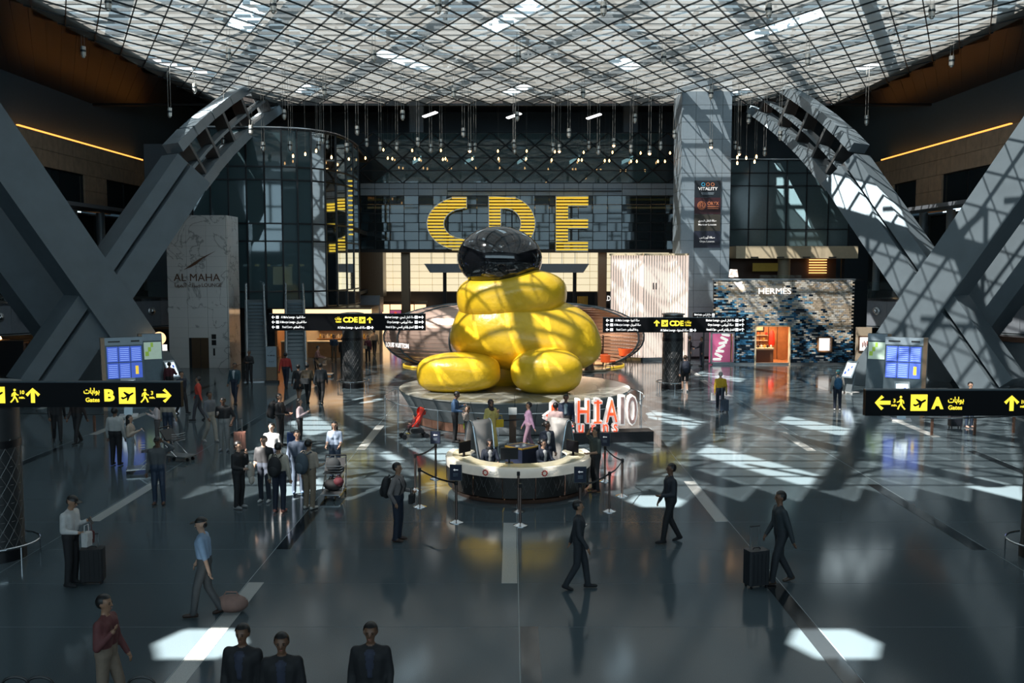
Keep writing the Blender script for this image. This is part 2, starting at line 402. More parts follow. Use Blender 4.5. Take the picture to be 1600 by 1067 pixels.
# ---- side walls (stone above a ledge, windows, uplit cove, dark glazing below)
def sidewall(sd, name, wins):
    w = struct(name, 'travertine side wall with a glowing cove above its windows', 'wall'); X = 28.0 * sd
    def B(y0, y1, z0, z1, x0, x1): 
        return MB().box((sd*(x0+x1)/2, (y0+y1)/2, (z0+z1)/2), (abs(x1-x0), y1-y0, z1-z0))
    # stone: rows of slabs around the window openings
    zs = [9.9, 10.9, 11.9, 12.9, 13.9]
    for a, b in zip(zs[:-1], zs[1:]):
        y = 40.0
        cuts = sorted([(u, v) for u, v in wins]) if a < 11.9 else []
        segs = []; cur = 40.0
        for u, v in cuts: segs.append((cur, u)); cur = v
        segs.append((cur, 80.0))
        for u, v in segs:
            n = max(1, round((v-u)/2.0)); st = (v-u)/n
            for q in range(n): B(u+q*st+.012, u+(q+1)*st-.012, a+.012, b-.012, 28.0, 28.3).build('stone_slab', 'travertine', w)
    B(40, 80, 9.9, 13.9, 28.31, 28.6).build('backing', 'dark_wall', w)
    B(38, 92, 13.7, 20.2, 28.75, 29.0).build('upper_wall', 'navy_wall', w)
    B(40, 80, 13.45, 13.68, 28.3, 28.75).build('cove_shelf', 'dark_wall', w)
    B(55.5 if sd < 0 else 55, 74, 13.92, 14.02, 28.1, 28.25).build('cove_light', 'warm_glow', w)
    B(40, 80, 9.62, 9.86, 26.6, 28.4).build('ledge', 'fascia_grey', w)
    B(-14, 40, 0, 17, 36, 36.3).build('lower_wall', 'dark_wall', w)
    B(39, 92, 0, 9.6, 34, 34.3).build('recess_wall', 'dark_wall', w)
    for i in range(9): MB().lathe([(.28,4.0),(.28,9.62)], 14, (sd*28.6, 42 + 4.2*i, 0)).build('column', 'panel_grey', w, smooth=True)
    B(40, 80, 4.0, 9.6, 29.6, 29.62).build('glazing', 'glass_dark', w)
    return w
wl = sidewall(-1, 'wall_left', [(57, 63.6), (67, 73.6)])
wr = sidewall(1, 'wall_right', [(56.5, 63.2), (67.2, 71.2)])
nwin = [0]
def sidewin(sd, y0, y1, lit):
    nwin[0] += 1
    w = struct('window_%d' % nwin[0], 'dark window in the travertine wall, %s' % lit, 'window', (sd*28.2, (y0+y1)/2, 10.9))
    n = 2 if y1 - y0 > 5 else 1; st = (y1-y0)/n
    for q in range(n): MB().box((0, -(y1-y0)/2 + st*(q+.5), 0), (.02, st-.14, 1.9)).build('pane', 'glass_dark', w)
    for q in range(n+1): MB().box((0, -(y1-y0)/2 + st*q, 0), (.14, .12, 2.0)).build('frame_post', 'mullion', w)
    for z in (-.98, .98): MB().box((0, 0, z), (.14, y1-y0, .1)).build('frame_rail', 'mullion', w)
    r = MB(); r.box((sd*2.4, 0, 0), (.1, y1-y0, 2.2)); r.build('room_back', 'travertine', w)
    for q in range(4): MB().box((sd*1.6, (y1-y0)*(.1+.06*q) , -.3-.16*q), (.05, 1.6, .05)).build('lit_shelf', 'warm_soft', w)
for sd, a, b, t in [(-1,57,63.6,'double paned with lit shelves'),(-1,67,73.6,'far double pane beside the cross beam'),(1,56.5,63.2,'double paned near the cross beam'),(1,67.2,71.2,'single pane')]: sidewin(sd, a, b, t)

# far shell
wb = struct('wall_back', 'dark end wall high above the glass screen', 'wall')
MB().box((0, 90, 10), (80, .4, 20.6)).build('end_wall', 'navy_wall', wb)
wf = struct('wall_front', 'tall glazed wall closing the hall', 'wall')
MB().box((0, -13.8, 3.8), (92, .4, 7.6)).build('sill_wall', 'dark_wall', wf)
for q in range(24): MB().box((-46+4*q, -13.8, 12.4), (.3, .4, 9.6)).build('mullion_post', 'mullion', wf)  # unseen glazing added for frontal fill daylight, sill raised to limit it
for z in (7.7, 10.8, 13.9, 17.0): MB().box((0, -13.8, z), (92, .3, .25)).build('transom', 'mullion', wf)
for x in (-46.2, 46.2): MB().box((x, 40, 10), (.3, 108, 20.6)).build('outer_wall', 'dark_wall', wf)
for sd, x in ((-1, -8.2), (1, 10.2)):
    b = MB()
    for z in range(4): pass
    MB().box((x, 84, 18), (1.2, .8, 4)).build('pier', 'panel_grey', wb)

# ---- giant crossed beams
def crossbeam(sd, dx, name, label):
    r = struct(name, label, 'beam')
    n = Vector((.77, -.64, 0)); t = Vector((.64, .77, 0)); P = at(185, 475, 46.0)
    def mir(v): return Vector((sd * -1 * v.x if sd > 0 else v.x, v.y, v.z)) + Vector((dx, 0, 0))
    def mp(v): return Vector((-v.x, v.y, v.z)) if sd > 0 else Vector(v)
    def pt(px, py, back=0.0): return onplane(px, py, P - n*back, n)
    def arm(pts, width, back, depth, nm, m, foot=False):
        for a, b in zip(pts[:-1], pts[1:]):
            A, B_ = pt(*a, back), pt(*b, back); ax = (B_ - A).normalized()
            w = ax.cross(n).normalized() * width
            mb = MB(); q = [A - w/2, A + w/2, B_ + w/2, B_ - w/2]
            vs = [mp(p) + Vector((dx,0,0)) for p in q] + [mp(p - n*depth) + Vector((dx,0,0)) for p in q]
            mb.add(vs, [(0,1,2,3),(7,6,5,4),(0,4,5,1),(1,5,6,2),(2,6,7,3),(3,7,4,0)])
            mb.build(nm, m, r)
    def strip(a, b, off, width, back, depth, nm, m):
        A, B_ = pt(a[0], a[1], back + (a[2] if len(a) > 2 else 0)), pt(b[0], b[1], back + (b[2] if len(b) > 2 else 0)); ax = (B_ - A).normalized(); w0 = ax.cross(n).normalized()
        A, B_ = A + w0*off, B_ + w0*off; w = w0*width; mb = MB(); q = [A - w/2, A + w/2, B_ + w/2, B_ - w/2]
        vs = [mp(p) + Vector((dx,0,0)) for p in q] + [mp(p - n*depth) + Vector((dx,0,0)) for p in q]
        mb.add(vs, [(0,1,2,3),(7,6,5,4),(0,4,5,1),(1,5,6,2),(2,6,7,3),(3,7,4,0)]); mb.build(nm, m, r)
    a0, a1 = (-105, 70), (285, 633)
    arm([a0, a1], 2.0, 0, 1.7, 'front_arm', 'beam_grey')
    b0, b1 = (60, 610), (300, 260)
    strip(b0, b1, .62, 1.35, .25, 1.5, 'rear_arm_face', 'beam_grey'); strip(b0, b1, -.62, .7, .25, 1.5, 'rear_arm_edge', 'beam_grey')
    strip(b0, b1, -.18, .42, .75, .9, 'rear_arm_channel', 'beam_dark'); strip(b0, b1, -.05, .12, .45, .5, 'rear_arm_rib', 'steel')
    # arched head of the rear arm: two flanges with open bays between them
    arc = [(300, 260, 0), (322, 234, 1.2), (346, 209, 3.2), (373, 185, 5.8), (402, 163, 8.6), (432, 143, 11.0)]
    for q in range(len(arc)-1):
        strip(arc[q], arc[q+1], 1.15, .55, .25, 1.5, 'arch_flange', 'beam_grey'); strip(arc[q], arc[q+1], -1.1, .5, .25, 1.5, 'arch_flange', 'beam_grey')
        strip(arc[q], arc[q+1], .1, .16, .5, .8, 'arch_rib', 'beam_grey')
        m_ = tuple((u+v)/2 for u, v in zip(arc[q], arc[q+1])); k_ = tuple(u*.6+v*.4 for u, v in zip(arc[q], arc[q+1]))
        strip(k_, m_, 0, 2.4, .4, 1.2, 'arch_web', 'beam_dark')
    arm([(-115, 205), (200, 640)], 2.2, 4.6, 1.8, 'back_arm', 'beam_grey')
    return r
crossbeam(-1, 0.0, 'beam_1', 'pair of giant grey crossed beams by the lounge wall')
crossbeam(1, .40, 'beam_2', 'pair of giant grey crossed beams catching sun beside the tiled boutique')

po = bpy.data.lights.new('window_portal', 'AREA'); po.shape = 'RECTANGLE'; po.size, po.size_y = 92, 9.4; po.cycles.is_portal = True
poo = bpy.data.objects.new('window_portal', po); C.objects.link(poo); poo.location = (0, -13.4, 12.3); poo.rotation_euler = (PI/2, 0, 0)

# ================================================================== BUILDINGS INSIDE THE HALL
mat('cream', (.62, .52, .36), .5); mat('bronze', (.16, .105, .065), .3, metal=.6); mat('brown', (.09, .055, .035), .45)
mat('rose_gold', (.45, .24, .17), .25, metal=.8); mat('wood', (.36, .17, .07), .45, noise=(3, .2)); mat('wood_dark', (.11, .05, .025), .4)
mat('red', (.55, .025, .012), .5); mat('orange', (.70, .10, .02), .5); mat('gold', (.65, .42, .08), .3, metal=.7)
mat('navy', (.010, .016, .040), .6); mat('handrail', (.01, .011, .012), .4)
emat('panel_lit', (1.0, .86, .58), .72); emat('fluted_lit', (1.0, .80, .69), .55); emat('gold_lit', (1.0, .66, .06), .55); emat('shop_glow', (1.0, .62, .32), 1.6)
emat('screen_blue', (.06, .12, .55), .55); emat('screen_line', (.35, .50, 1.0), .8); emat('screen_pale', (.75, .88, 1.0), .9); emat('screen_magenta', (.50, .10, .22), .55); emat('screen_sky', (.03, .22, .85), .8)
emat('red_lit', (1.0, .10, .03), .75); emat('white_lit', (1.0, .94, .88), .85); emat('cove_gold', (1.0, .60, .20), 1.6)
veinmat('marble', (.62, .62, .61), (.30, .30, .30), .16, .42)
def X_(px, Y): return (px - 800) / FPX * Y
def wallholes(mb, x0, x1, z0, z1, holes, y, th):
    xs = sorted({x0, x1, *[min(max(h[0], x0), x1) for h in holes], *[min(max(h[1], x0), x1) for h in holes]})
    zs = sorted({z0, z1, *[min(max(h[2], z0), z1) for h in holes], *[min(max(h[3], z0), z1) for h in holes]})
    for a, b in zip(xs[:-1], xs[1:]):
        for c, d in zip(zs[:-1], zs[1:]):
            mx, mz = (a+b)/2, (c+d)/2
            if any(h[0] < mx < h[1] and h[2] < mz < h[3] for h in holes): continue
            mb.box((mx, y, mz), (b-a, th, d-c))
    return mb
def arealight(name, loc, size, power, col, parent=None, rot=(0,0,0)):
    l = bpy.data.lights.new(name, 'AREA'); l.shape = 'RECTANGLE'; l.size, l.size_y = size; l.energy = power; l.color = col
    o = bpy.data.objects.new(name, l); C.objects.link(o); o.location = loc; o.rotation_euler = rot
    if parent is not None: o.parent = parent
    return o

# ---- curved glass drum beside the lounge tower
dr = thing('glass_drum', 'tall curved dark glass facade rising behind the escalators', 'facade', (0, 0, 0))
cols = [(305,59.8),(333,60),(361,60),(389,60),(417,60.1),(444,60.3),(468,60.7),(490,61.2),(511,62.1),(528,63.3),(543,65),(554,67),(562,69.5)]
dp = [Vector((X_(p, Y), Y, 0)) for p, Y in cols]; zr = [3.3, 4.35, 7.5, 8.6, 11.3, 12.1, 14.4]
for i in range(len(dp)-1):
    a, b = dp[i], dp[i+1]; t = (b-a).normalized(); nn = Vector((t.y, -t.x, 0))
    for z0, z1 in zip(zr[:-1], zr[1:]):
        j = random.uniform(-.012, .012)
        q = [a+t*.05+Vector((0,0,z0+.05)), b-t*.05+Vector((0,0,z0+.05))+nn*j, b-t*.05+Vector((0,0,z1-.05))+nn*j, a+t*.05+Vector((0,0,z1-.05))]
        MB().plate(q, nn*-.03).build('pane', 'glass_teal', dr)
    for z in zr: MB().obox(a+Vector((0,0,z)), b+Vector((0,0,z)), nn*.12, (0,0,.09)).build('transom', 'mullion', dr)
for a in dp: MB().box((a.x, a.y, 8.85), (.09, .16, 11.1)).build('mullion_post', 'mullion', dr)
MB().tube([p + Vector((0, -.05, 14.5)) for p in dp], .05, 6).build('parapet_rail', 'steel', dr)
mb = MB()
for z, h in ((3.85, .25), (8.3, .3), (14.2, .2)):
    mb.prism([(p.x, p.y+.2) for p in dp] + [(-11.5, 78), (-24, 78)], z, z+h)
mb.build('floor_slab', 'dark_wall', dr)
MB().prism([(-25,66),(-14.5,66),(-13.5,70),(-12.4,77),(-12.7,77),(-13.8,70.2),(-14.7,66.3),(-25,66.3)], 0, 14.2).build('core_wall', 'navy_wall', dr)
for i in range(9): MB().box((-20+i*.75, 64.2, 6.0), (.28, .1, .14)).build('upper_lamp', 'cove_gold' if i % 3 else 'white_lit', dr)
MB().box((-15.4, 64.6, 5.3), (1.2, .4, 1.2)).build('lit_counter', 'shop_glow', dr)
for i in range(12): MB().box((-11.15-.0, 66.2, 8.1+i*.33), (.5, .08, .1)).build('stair_light', 'gold_lit', dr)
# ground floor of the drum: a lit food shop
sh = thing('food_shop', 'warm lit food counter shop under the curved glass facade', 'shop', (-12.3, 62.5, 0))
MB().box((0, 3.2, 1.6), (6.4, .15, 3.2)).build('back_wall', 'cream', sh); MB().box((-3.1, 1.6, 1.6), (.15, 3.2, 3.2)).build('side_wall', 'wood', sh)
MB().box((0, 1.4, 3.22), (6.4, 3.6, .12)).build('canopy', 'bronze', sh); MB().box((0, -.35, 3.05), (6.4, .08, .34)).build('lit_fascia', 'shop_glow', sh)
for i in range(3):
    c = MB().box((-2.0+i*1.7, .2, .5), (1.5, .7, 1.0)).build('counter', 'wood', sh); MB().box((0,0,.53), (1.56,.78,.06)).build('counter_top', 'cream', c, (-2.0+i*1.7, .2, .5))
for k in range(3):
    s_ = MB().box((.8, 2.9, 1.0+k*.6), (3.6, .35, .05)).build('shelf', 'wood', sh)
    for q in range(14): MB().lathe([(.06,0),(.06,.2),(.025,.26),(.025,.33)], 8).build('bottle', ['gold','bronze','cream'][q % 3], s_, (-.8+q*.25, 2.9, 1.03+k*.6))
MB().box((0, 1.8, 3.12), (5.4, .25, .05)).build('ceiling_lamp', 'shop_glow', sh)
arealight('shop_light', (0, 1.2, 3.1), (5, 1.5), 140, (1, .66, .38), sh)

# ---- marble lounge tower with lift door
tw = thing('lounge_tower', 'pale veined marble tower with a lift door and feather emblem', 'tower', (-18.33, 56, 0))
hw = 1.725
sl = MB().box((0,0,0), (1.15-.012, .06, .6-.012)).mesh('marble_slab', 'marble'); sl2 = MB().box((0,0,0), (.06, 1.13, .6-.012)).mesh('marble_slab', 'marble')
for r in range(15):
    for c in range(3):
        x = -1.15 + c*1.15; z = .3 + r*.593
        if c == 1 and z < 2.0: continue
        ob('marble_slab', sl, tw, (x, 0, z))
    for c in range(2): ob('marble_slab', sl2, tw, (1.755, .62+c*1.15, .3+r*.593))
MB().box((0, 1.3, 4.44), (3.4, 2.4, 8.86)).build('core', 'dark_wall', tw)
d = MB().box((.1, .05, 1.0), (1.05, .08, 2.0)).build('lift_door', 'bronze', tw); MB().box((0,-.05,0), (.02, .02, 2.0)).build('door_seam', 'black', d, (.1, .05, 1.0))
for x, z, h in ((.9, 1.85, .28), (.9, 1.5, .3), (.9, .95, .42)): MB().box((x, -.04, z), (.26 if h < .4 else .1, .03, h)).build('call_sign', 'black', tw)
MB().plate([(-.75,-.05,5.75),(-.2,-.05,6.15),(.3,-.05,6.45),(1.15,-.05,6.85),(.35,-.05,6.38),(.0,-.05,6.08),(-.1,-.05,6.02),(-.35,-.05,5.9)], (0,.02,0)).build('feather_emblem', 'wood_dark', tw)
text('lounge_name', 'AL MAHA', .62, 'wood_dark', tw, (0, -.05, 5.28), bold=0, width=2.7)
text('lounge_word', 'LOUNGE', .30, 'wood_dark', tw, (.85, -.05, 4.85), bold=0, width=1.15)
text('lounge_arabic', arab('صالة المها'), .36, 'wood_dark', tw, (-.55, -.05, 4.85), bold=0, width=1.5)

# ---- escalators
def escalator(x, rz, label):
    e = thing('escalator', label, 'escalator', (x, 50, 0), rz, 'escalators rising to the upper floor')
    w, run_, rise = .82, 6.9, 3.95; n = 21
    st = MB().box((0,0,0), (w, .36, .19)); st = st.mesh('step', 'steel_dark')
    for i in range(n): ob('step', st, e, (0, .7 + i*run_/n*1.0, -.06 + i*rise/n))
    MB().box((0, -.1, .02), (1.3, 1.3, .04)).build('landing_plate', 'steel', e)
    body = MB(); body.plate([(-.6,.4,0),(-.6,run_+.7,rise),(-.6,run_+1.2,rise),(-.6,run_+1.2,rise-1.0),(-.6,2.2,0)], (1.2,0,0)); body.build('truss_body', 'steel_dark', e)
    for s in (-1, 1):
        b = MB(); xx = s*.50; b.plate([(xx,-.2,.1),(xx,.5,.1),(xx,run_+.5,rise),(xx,run_+1.2,rise+.05),(xx,run_+1.2,rise+.9),(xx,run_+.5,rise+.85),(xx,.4,.95),(xx,-.3,.9),(xx,-.45,.5)], (.03,0,0))
        bo = b.build('balustrade', 'steel_pale', e)
        MB().tube([(xx,-.2,.18),(xx,-.48,.4),(xx,-.5,.7),(xx,-.3,.95),(xx,.35,1.0),(xx,run_+.5,rise+.92),(xx,run_+1.3,rise+.98)], .055, 8).build('moving_handrail', 'steel_pale', e)
        MB().box((s*.52, -.2, .3), (.16, .5, .6)).build('newel_base', 'black', e)
    return e
mat('steel_dark', (.075, .10, .115), .35, metal=.6); mat('steel_pale', (.36, .42, .46), .25, metal=.7)
escalator(-13.35, .265, 'grey escalator next to the marble lounge tower')
escalator(-11.30, .225, 'grey escalator next to the food shop')
bd = thing('advert_board', 'tall pale lounge advertising board standing between the escalators', 'sign board', (-12.33, 49.0, 0))
MB().box((0, 0, 1.0), (.55, .12, 1.75)).build('lower_panel', 'bronze', bd); MB().box((0, -.07, 1.35), (.53, .02, 1.05)).build('pale_poster', 'panel_grey', bd); MB().box((0,0,.06), (.7,.3,.12)).build('foot', 'black', bd)
MB().plate([(-.13,-.085,1.52),(.14,-.085,1.72),(.0,-.085,1.6)], (0,.01,0)).build('feather_emblem', 'black', bd)
text('poster_text', 'AL MAHA', .09, 'black', bd, (0, -.085, 1.42)); text('poster_arrows', '< < <', .11, 'black', bd, (0, -.085, 1.1))

# ---- upper floor edge with jet nozzles, dark shops below
def fascia(sd, name, lab, pts):
    f = thing(name, lab, 'balcony edge')
    nz = MB().ball((0,0,0), .17, 12, 8); nz.lathe([(.26,0),(.26,.05),(.19,.07)], 16, (0,0,0)); 
    for (ax, ay), (bx_, by) in zip(pts[:-1], pts[1:]):
        A, B_ = Vector((sd*ax, ay, 0)), Vector((sd*bx_, by, 0)); L_ = (B_-A).length; n = max(1, round(L_/1.25)); t = (B_-A)/n; nn = Vector((t.y, -t.x, 0)).normalized()
        if nn.y > 0: nn = -nn
        for i in range(n):
            a = A + t*i + t*.006; b = A + t*(i+1) - t*.006
            MB().plate([a+Vector((0,0,2.35)), b+Vector((0,0,2.35)), b+Vector((0,0,4.0)), a+Vector((0,0,4.0))], -nn*.06).build('panel', 'fascia_grey', f)
            m = (a+b)/2 + nn*.06 + Vector((0,0,3.25))
            r_ = MB(); r_.M = Matrix.Translation(m) @ nn.to_track_quat('Z', 'Y').to_matrix().to_4x4(); r_.lathe([(.24,0),(.24,.05),(.17,.09)], 16)
            ro = r_.build('nozzle_ring', 'steel', f, smooth=True)
            r_ = MB(); r_.M = Matrix.Translation(m + nn*.1); r_.ball((0,0,0), .15, 12, 8); r_.build('nozzle_ball', 'chrome', ro, smooth=True)
        MB().plate([A+Vector((0,0,4.0)), B_+Vector((0,0,4.0)), B_-nn*6+Vector((0,0,4.0)), A-nn*6+Vector((0,0,4.0))], (0,0,-.15)).build('floor_slab', 'dark_wall', f)
        MB().plate([A+Vector((0,0,2.3)), B_+Vector((0,0,2.3)), B_-nn*1.4+Vector((0,0,2.3)), A-nn*1.4+Vector((0,0,2.3))], (0,0,-.06)).build('soffit', 'steel_pale', f)
        MB().plate([A-nn*2.4, B_-nn*2.4, B_-nn*2.4+Vector((0,0,2.3)), A-nn*2.4+Vector((0,0,2.3))], -nn*.1).build('shop_wall', 'dark_wall', f)
        MB().plate([A+Vector((0,0,4.0)), B_+Vector((0,0,4.0)), B_+Vector((0,0,5.0)), A+Vector((0,0,5.0))], -nn*.03).build('glass_balustrade', 'glass_clear', f)
    return f
fascia(-1, 'upper_floor_edge', 'grey upper floor edge with round air nozzles near the lounge tower', [(30, 47.5), (25.4, 53.6), (20.6, 59.4)])
fascia(1, 'upper_floor_edge', 'grey upper floor edge with round air nozzles near the tiled boutique', [(30.4, 47.5), (25.8, 53.6), (21.6, 58.4)])
# lamps and shops under the left edge
for x, y, z in ((-26.6,53.9,2.0),(-25.4,54.6,2.05),(-28.0,52.2,2.0)):
    l = thing('shop_lamp', 'small cone lamp glowing over the dark shop beside the cross beam', 'lamp', (x, y, z), 0, 'lamps over the dark shop')
    MB().lathe([(.16,0),(.03,.3),(.02,.34)], 12).build('cone_shade', 'bulb_warm', l); MB().tube([(0,0,.34),(0,0,.36)], .01).build('stem', 'black', l)
for i, x in enumerate((-26.0, -24.0, -22.5)):
    k = thing('shop_cabinet', ['tall black shop cabinet under the lamps','black shop cabinet with a copper side panel','low black shop cabinet behind the cross beam'][i], 'cabinet', (x-1.5, 52.5+i*1.6, 0))
    MB().box((0,0,.95), (1.7,.6,1.9)).build('body', 'black', k); MB().box((.9,0,.9), (.12,.62,1.8)).build('side_panel', 'rose_gold', k); MB().box((0,0,1.93), (1.8,.7,.06)).build('top', 'brown', k)
# lit store high behind the left beam
st = thing('upper_store', 'bright upper store display glimpsed behind the cross beam', 'shop', (-27.6, 53.2, 4.0))
MB().box((0, .4, 1.4), (.12, 2.0, 2.4)).build('led_strip', 'white_lit', st); MB().box((1.0, 2.2, 1.2), (1.9, .1, 2.2)).build('back_wall', 'bronze', st)
for q in range(5): MB().box((.3+q*.36, 1.9, .5+.32*(q % 3)), (.3, .3, .4)).build('lit_display', 'gold_lit' if q % 2 else 'cove_gold', st)
# door frame beside the tower
dn = struct('door_1', 'dark doorway with a bronze frame beside the marble tower', 'door', (-21.2, 58.4, 0))
MB().box((0, .3, 1.05), (1.9, .05, 2.1)).build('opening', 'black', dn)  # black sheet stands in for the shade inside the doorway
for x in (-1.0, 1.0): MB().box((x, 0, 1.1), (.14, .3, 2.2)).build('jamb', 'bronze', dn)
MB().box((0, 0, 2.2), (2.14, .3, .14)).build('head', 'bronze', dn)

# ---- central glass screen with the big letters
gs = thing('glass_screen', 'wide dark glass screen wall of triangular and square panes hung above the hall', 'screen wall', (.65, 76, 0))
hx = 12.55; rh = .97; tw_ = 2.3
for k in range(4):
    z0 = 12.4 + k*rh; n = 11
    for i in range(-n, n+1):
        for up in (0, 1):
            x = i*tw_/2
            if abs(x) + tw_/2 > hx: continue
            if (i + k + up) % 2: continue
            if up: q = [(x-tw_/2+.05,0,z0+.03),(x+tw_/2-.05,0,z0+.03),(x,0,z0+rh-.05)]
            else: q = [(x+tw_/2-.05,0,z0+rh-.03),(x-tw_/2+.05,0,z0+rh-.03),(x,0,z0+.05)]
            MB().plate(q, (0,.02,0)).build('triangle_pane', 'glass_truss', gs)
for z in [12.4 + k*rh for k in range(5)]: MB().box((0, -.02, z), (2*hx, .12, .07)).build('rail', 'mullion', gs)
for s in (-1, 1):
    for i in range(-14, 15):
        x0 = i*tw_; pts = []
        a, b = x0, x0 + s*4*tw_/2
        za, zb = 12.4, 12.4 + 4*rh
        for _ in range(1):
            if min(a, b) > hx or max(a, b) < -hx: pts = None; break
            def cl(x): return max(-hx, min(hx, x))
            ta = (cl(a)-a)/(b-a); tb = (cl(b)-a)/(b-a)
            pts = [(a+(b-a)*ta, -.06, za+(zb-za)*ta), (a+(b-a)*tb, -.06, za+(zb-za)*tb)]
        if pts and abs(tb-ta) > .1: MB().tube(pts, .055, 6).build('diagonal', 'mullion', gs)
cw = 2*hx/22
for i in range(22): MB().box((-hx+cw*(i+.5), 0, 11.9), (cw-.04, .1, .94)).build('fascia_panel', 'panel_grey', gs)
MB().box((0, -.08, 11.95), (2*hx, .04, .04)).build('fascia_line', 'mullion', gs); MB().box((1.1, -.35, 11.75), (13.6, .14, .10)).build('sign_rail', 'mullion', gs)
pm = MB().box((0,0,0), (cw-.06, .02, .64)).mesh('pane', 'glass_dark')
for i in range(22):
    for k in range(6):
        p = ob('pane', pm, gs, (-hx+cw*(i+.5), 0, 7.57+k*.7)); p.rotation_euler = (random.uniform(-.012,.012), 0, random.uniform(-.012,.012))
for k in range(7): MB().box((0, -.02, 7.22+k*.7), (2*hx, .08, .05)).build('transom', 'mullion', gs)
for i in range(23): MB().box((-hx+cw*i, -.02, 9.3), (.05, .08, 4.2)).build('mullion_post', 'mullion', gs)
for i in range(6):
    for z, m in ((11.25, 'gold_lit'), (10.6, 'cove_gold')): MB().box((-hx+2.1+i*4.18, 2.0, z), (3.7, .1, .16)).build('gallery_light', m, gs)
MB().box((0, 3.2, 9.4), (2*hx, .1, 4.4)).build('gallery_wall', 'brown', gs); MB().box((0, 1.6, 7.1), (2*hx, 3.4, .2)).build('gallery_floor', 'dark_wall', gs)
MB().box((0, 6.5, 14.4), (2*hx, .15, 4.2)).build('upper_room_wall', 'navy_wall', gs)
for i in range(5): MB().obox((-9+i*4.4, 5.8, 14.6), (-8.2+i*4.4, 4.8, 14.9), (0,0,.3), (.03,.03,0)).build('upper_room_lamp', 'cool_white', gs)

def slat_letter(ch, px0, px1, label):
    Y = 75.3; x0, x1 = X_(px0, Y), X_(px1, Y); w = x1-x0; h = 4.25; zb = 7.08
    l = thing('slatted_letter', label, 'letter', ((x0+x1)/2, Y, zb), 0, 'giant gate letters'); sw = .95; n = 17; pit = h/n
    def spans(z):
        if ch == 'E':
            if z < sw*.8 or z > h-sw*.8 or abs(z-h/2) < sw*.38: return [(-w/2, w/2)]
            return [(-w/2, -w/2+sw)]
        R = h/2; dz = z-R
        if ch == 'C':
            ro = math.sqrt(max(0, R*R-dz*dz)); ri = math.sqrt(max(0, (R-sw)**2-dz*dz)) if abs(dz) < R-sw else 0
            cx = w/2 - .15; k = (w-.15)/R
            return [(cx-ro*k, cx-ri*k*(R/(R)))] if ri else [(cx-ro*k, w/2)]
        ro = math.sqrt(max(0, R*R-dz*dz)); ri = math.sqrt(max(0, (R-sw)**2-dz*dz)) if abs(dz) < R-sw else 0
        k = (w-1.3)/R; cx = -w/2+1.3
        if not ri: return [(-w/2, cx+ro*k)]
        return [(-w/2, -w/2+sw), (cx+ri*k*.92, cx+ro*k)]
    for i in range(n):
        for a, b in spans((i+.5)*pit):
            if b-a > .05: MB().box(((a+b)/2, 0, (i+.5)*pit), (b-a, .28, pit*.52)).build('slat', 'gold_lit', l)
    # outline
    zs = [h*i/40 for i in range(41)]
    if ch == 'E':
        s8 = sw*.8; P = [(-w/2,0),(w/2,0),(w/2,s8),(-w/2+sw,s8),(-w/2+sw,h/2-sw*.38),(w/2-.05,h/2-sw*.38),(w/2-.05,h/2+sw*.38),(-w/2+sw,h/2+sw*.38),(-w/2+sw,h-s8),(w/2,h-s8),(w/2,h),(-w/2,h)]
        MB().tube([(x,-.1,z) for x, z in P], .05, 6, True).build('outline', 'steel', l)
    elif ch == 'C':
        o = [(spans(z)[0][0], z) for z in zs[1:-1]]; i_ = [(spans(z)[0][1], z) for z in zs[1:-1]]
        MB().tube([(x,-.1,z) for x, z in o + i_[::-1]], .05, 6, True).build('outline', 'steel', l)
    else:
        o = [(spans(z)[-1][1], z) for z in zs[1:-1]]; i_ = [(spans(z)[1][0], z) for z in zs if len(spans(z)) > 1]
        MB().tube([(-w/2,-.1,0)] + [(x,-.1,z) for x, z in o] + [(-w/2,-.1,h)], .05, 6, True).build('outline', 'steel', l)
        MB().tube([(-w/2+sw,-.1,i_[0][1])] + [(x,-.1,z) for x, z in i_] + [(-w/2+sw,-.1,i_[-1][1])], .05, 6, True).build('inner_outline', 'steel', l)
    MB().box((0, .3, h/2), (.1, .5, h)).build('back_bracket', 'mullion', l)
slat_letter('C', 668, 730, 'giant gold slatted letter C on the glass screen')
slat_letter('D', 764, 836, 'giant gold slatted letter D partly hidden behind the sculpture')
slat_letter('E', 868, 918, 'giant gold slatted letter E on the glass screen')
for i, (px, py, Y) in enumerate([(672,180,81),(803,182,81),(928,183,81)]):
    p = at(px, py, Y); l = thing('linear_light', 'white linear light fitting hung high behind the skylight edge', 'light', p, 0, 'linear lights over the glass screen')
    MB().obox((-.55,.2,-.1), (.55,-.2,.22), (.2,.5,0), (0,0,.08)).build('diffuser', 'cool_white', l); MB().tube([(0,0,.1),(0,0,20-p.z)], .015, 5).build('rod', 'steel', l)

# ---- luminous back of the hall under the screen
lw = thing('luminous_wall', 'backlit cream panel wall glowing behind the sculpture', 'lit wall', (1.5, 85, 0))
pl = MB().box((0,0,0), (1.13, .06, .56)).mesh('lit_panel', 'panel_lit')
for i in range(22):
    for k in range(7): ob('lit_panel', pl, lw, (-12.6+i*1.16, 0, 3.95+k*.59))
MB().box((0, .2, 5.8), (26, .2, 4.4)).build('backing', 'bronze', lw); MB().box((0, -.3, 1.8), (26, .2, 3.6)).build('shop_band', 'dark_wall', lw)
for i, px in enumerate((634, 940)):
    c = struct('column_%d' % (i+1), 'slim bronze pier in front of the luminous wall', 'column', (X_(px, 80), 80, 0)); MB().box((0,0,3.6), (.66,.6,7.2)).build('shaft', 'bronze', c); MB().box((.36,0,3.6), (.06,.4,7.2)).build('edge_strip', 'brown', c)
bx1 = thing('bronze_box', 'brown metal box volume beside the glass drum', 'kiosk', (X_(583, 77), 77, 0))
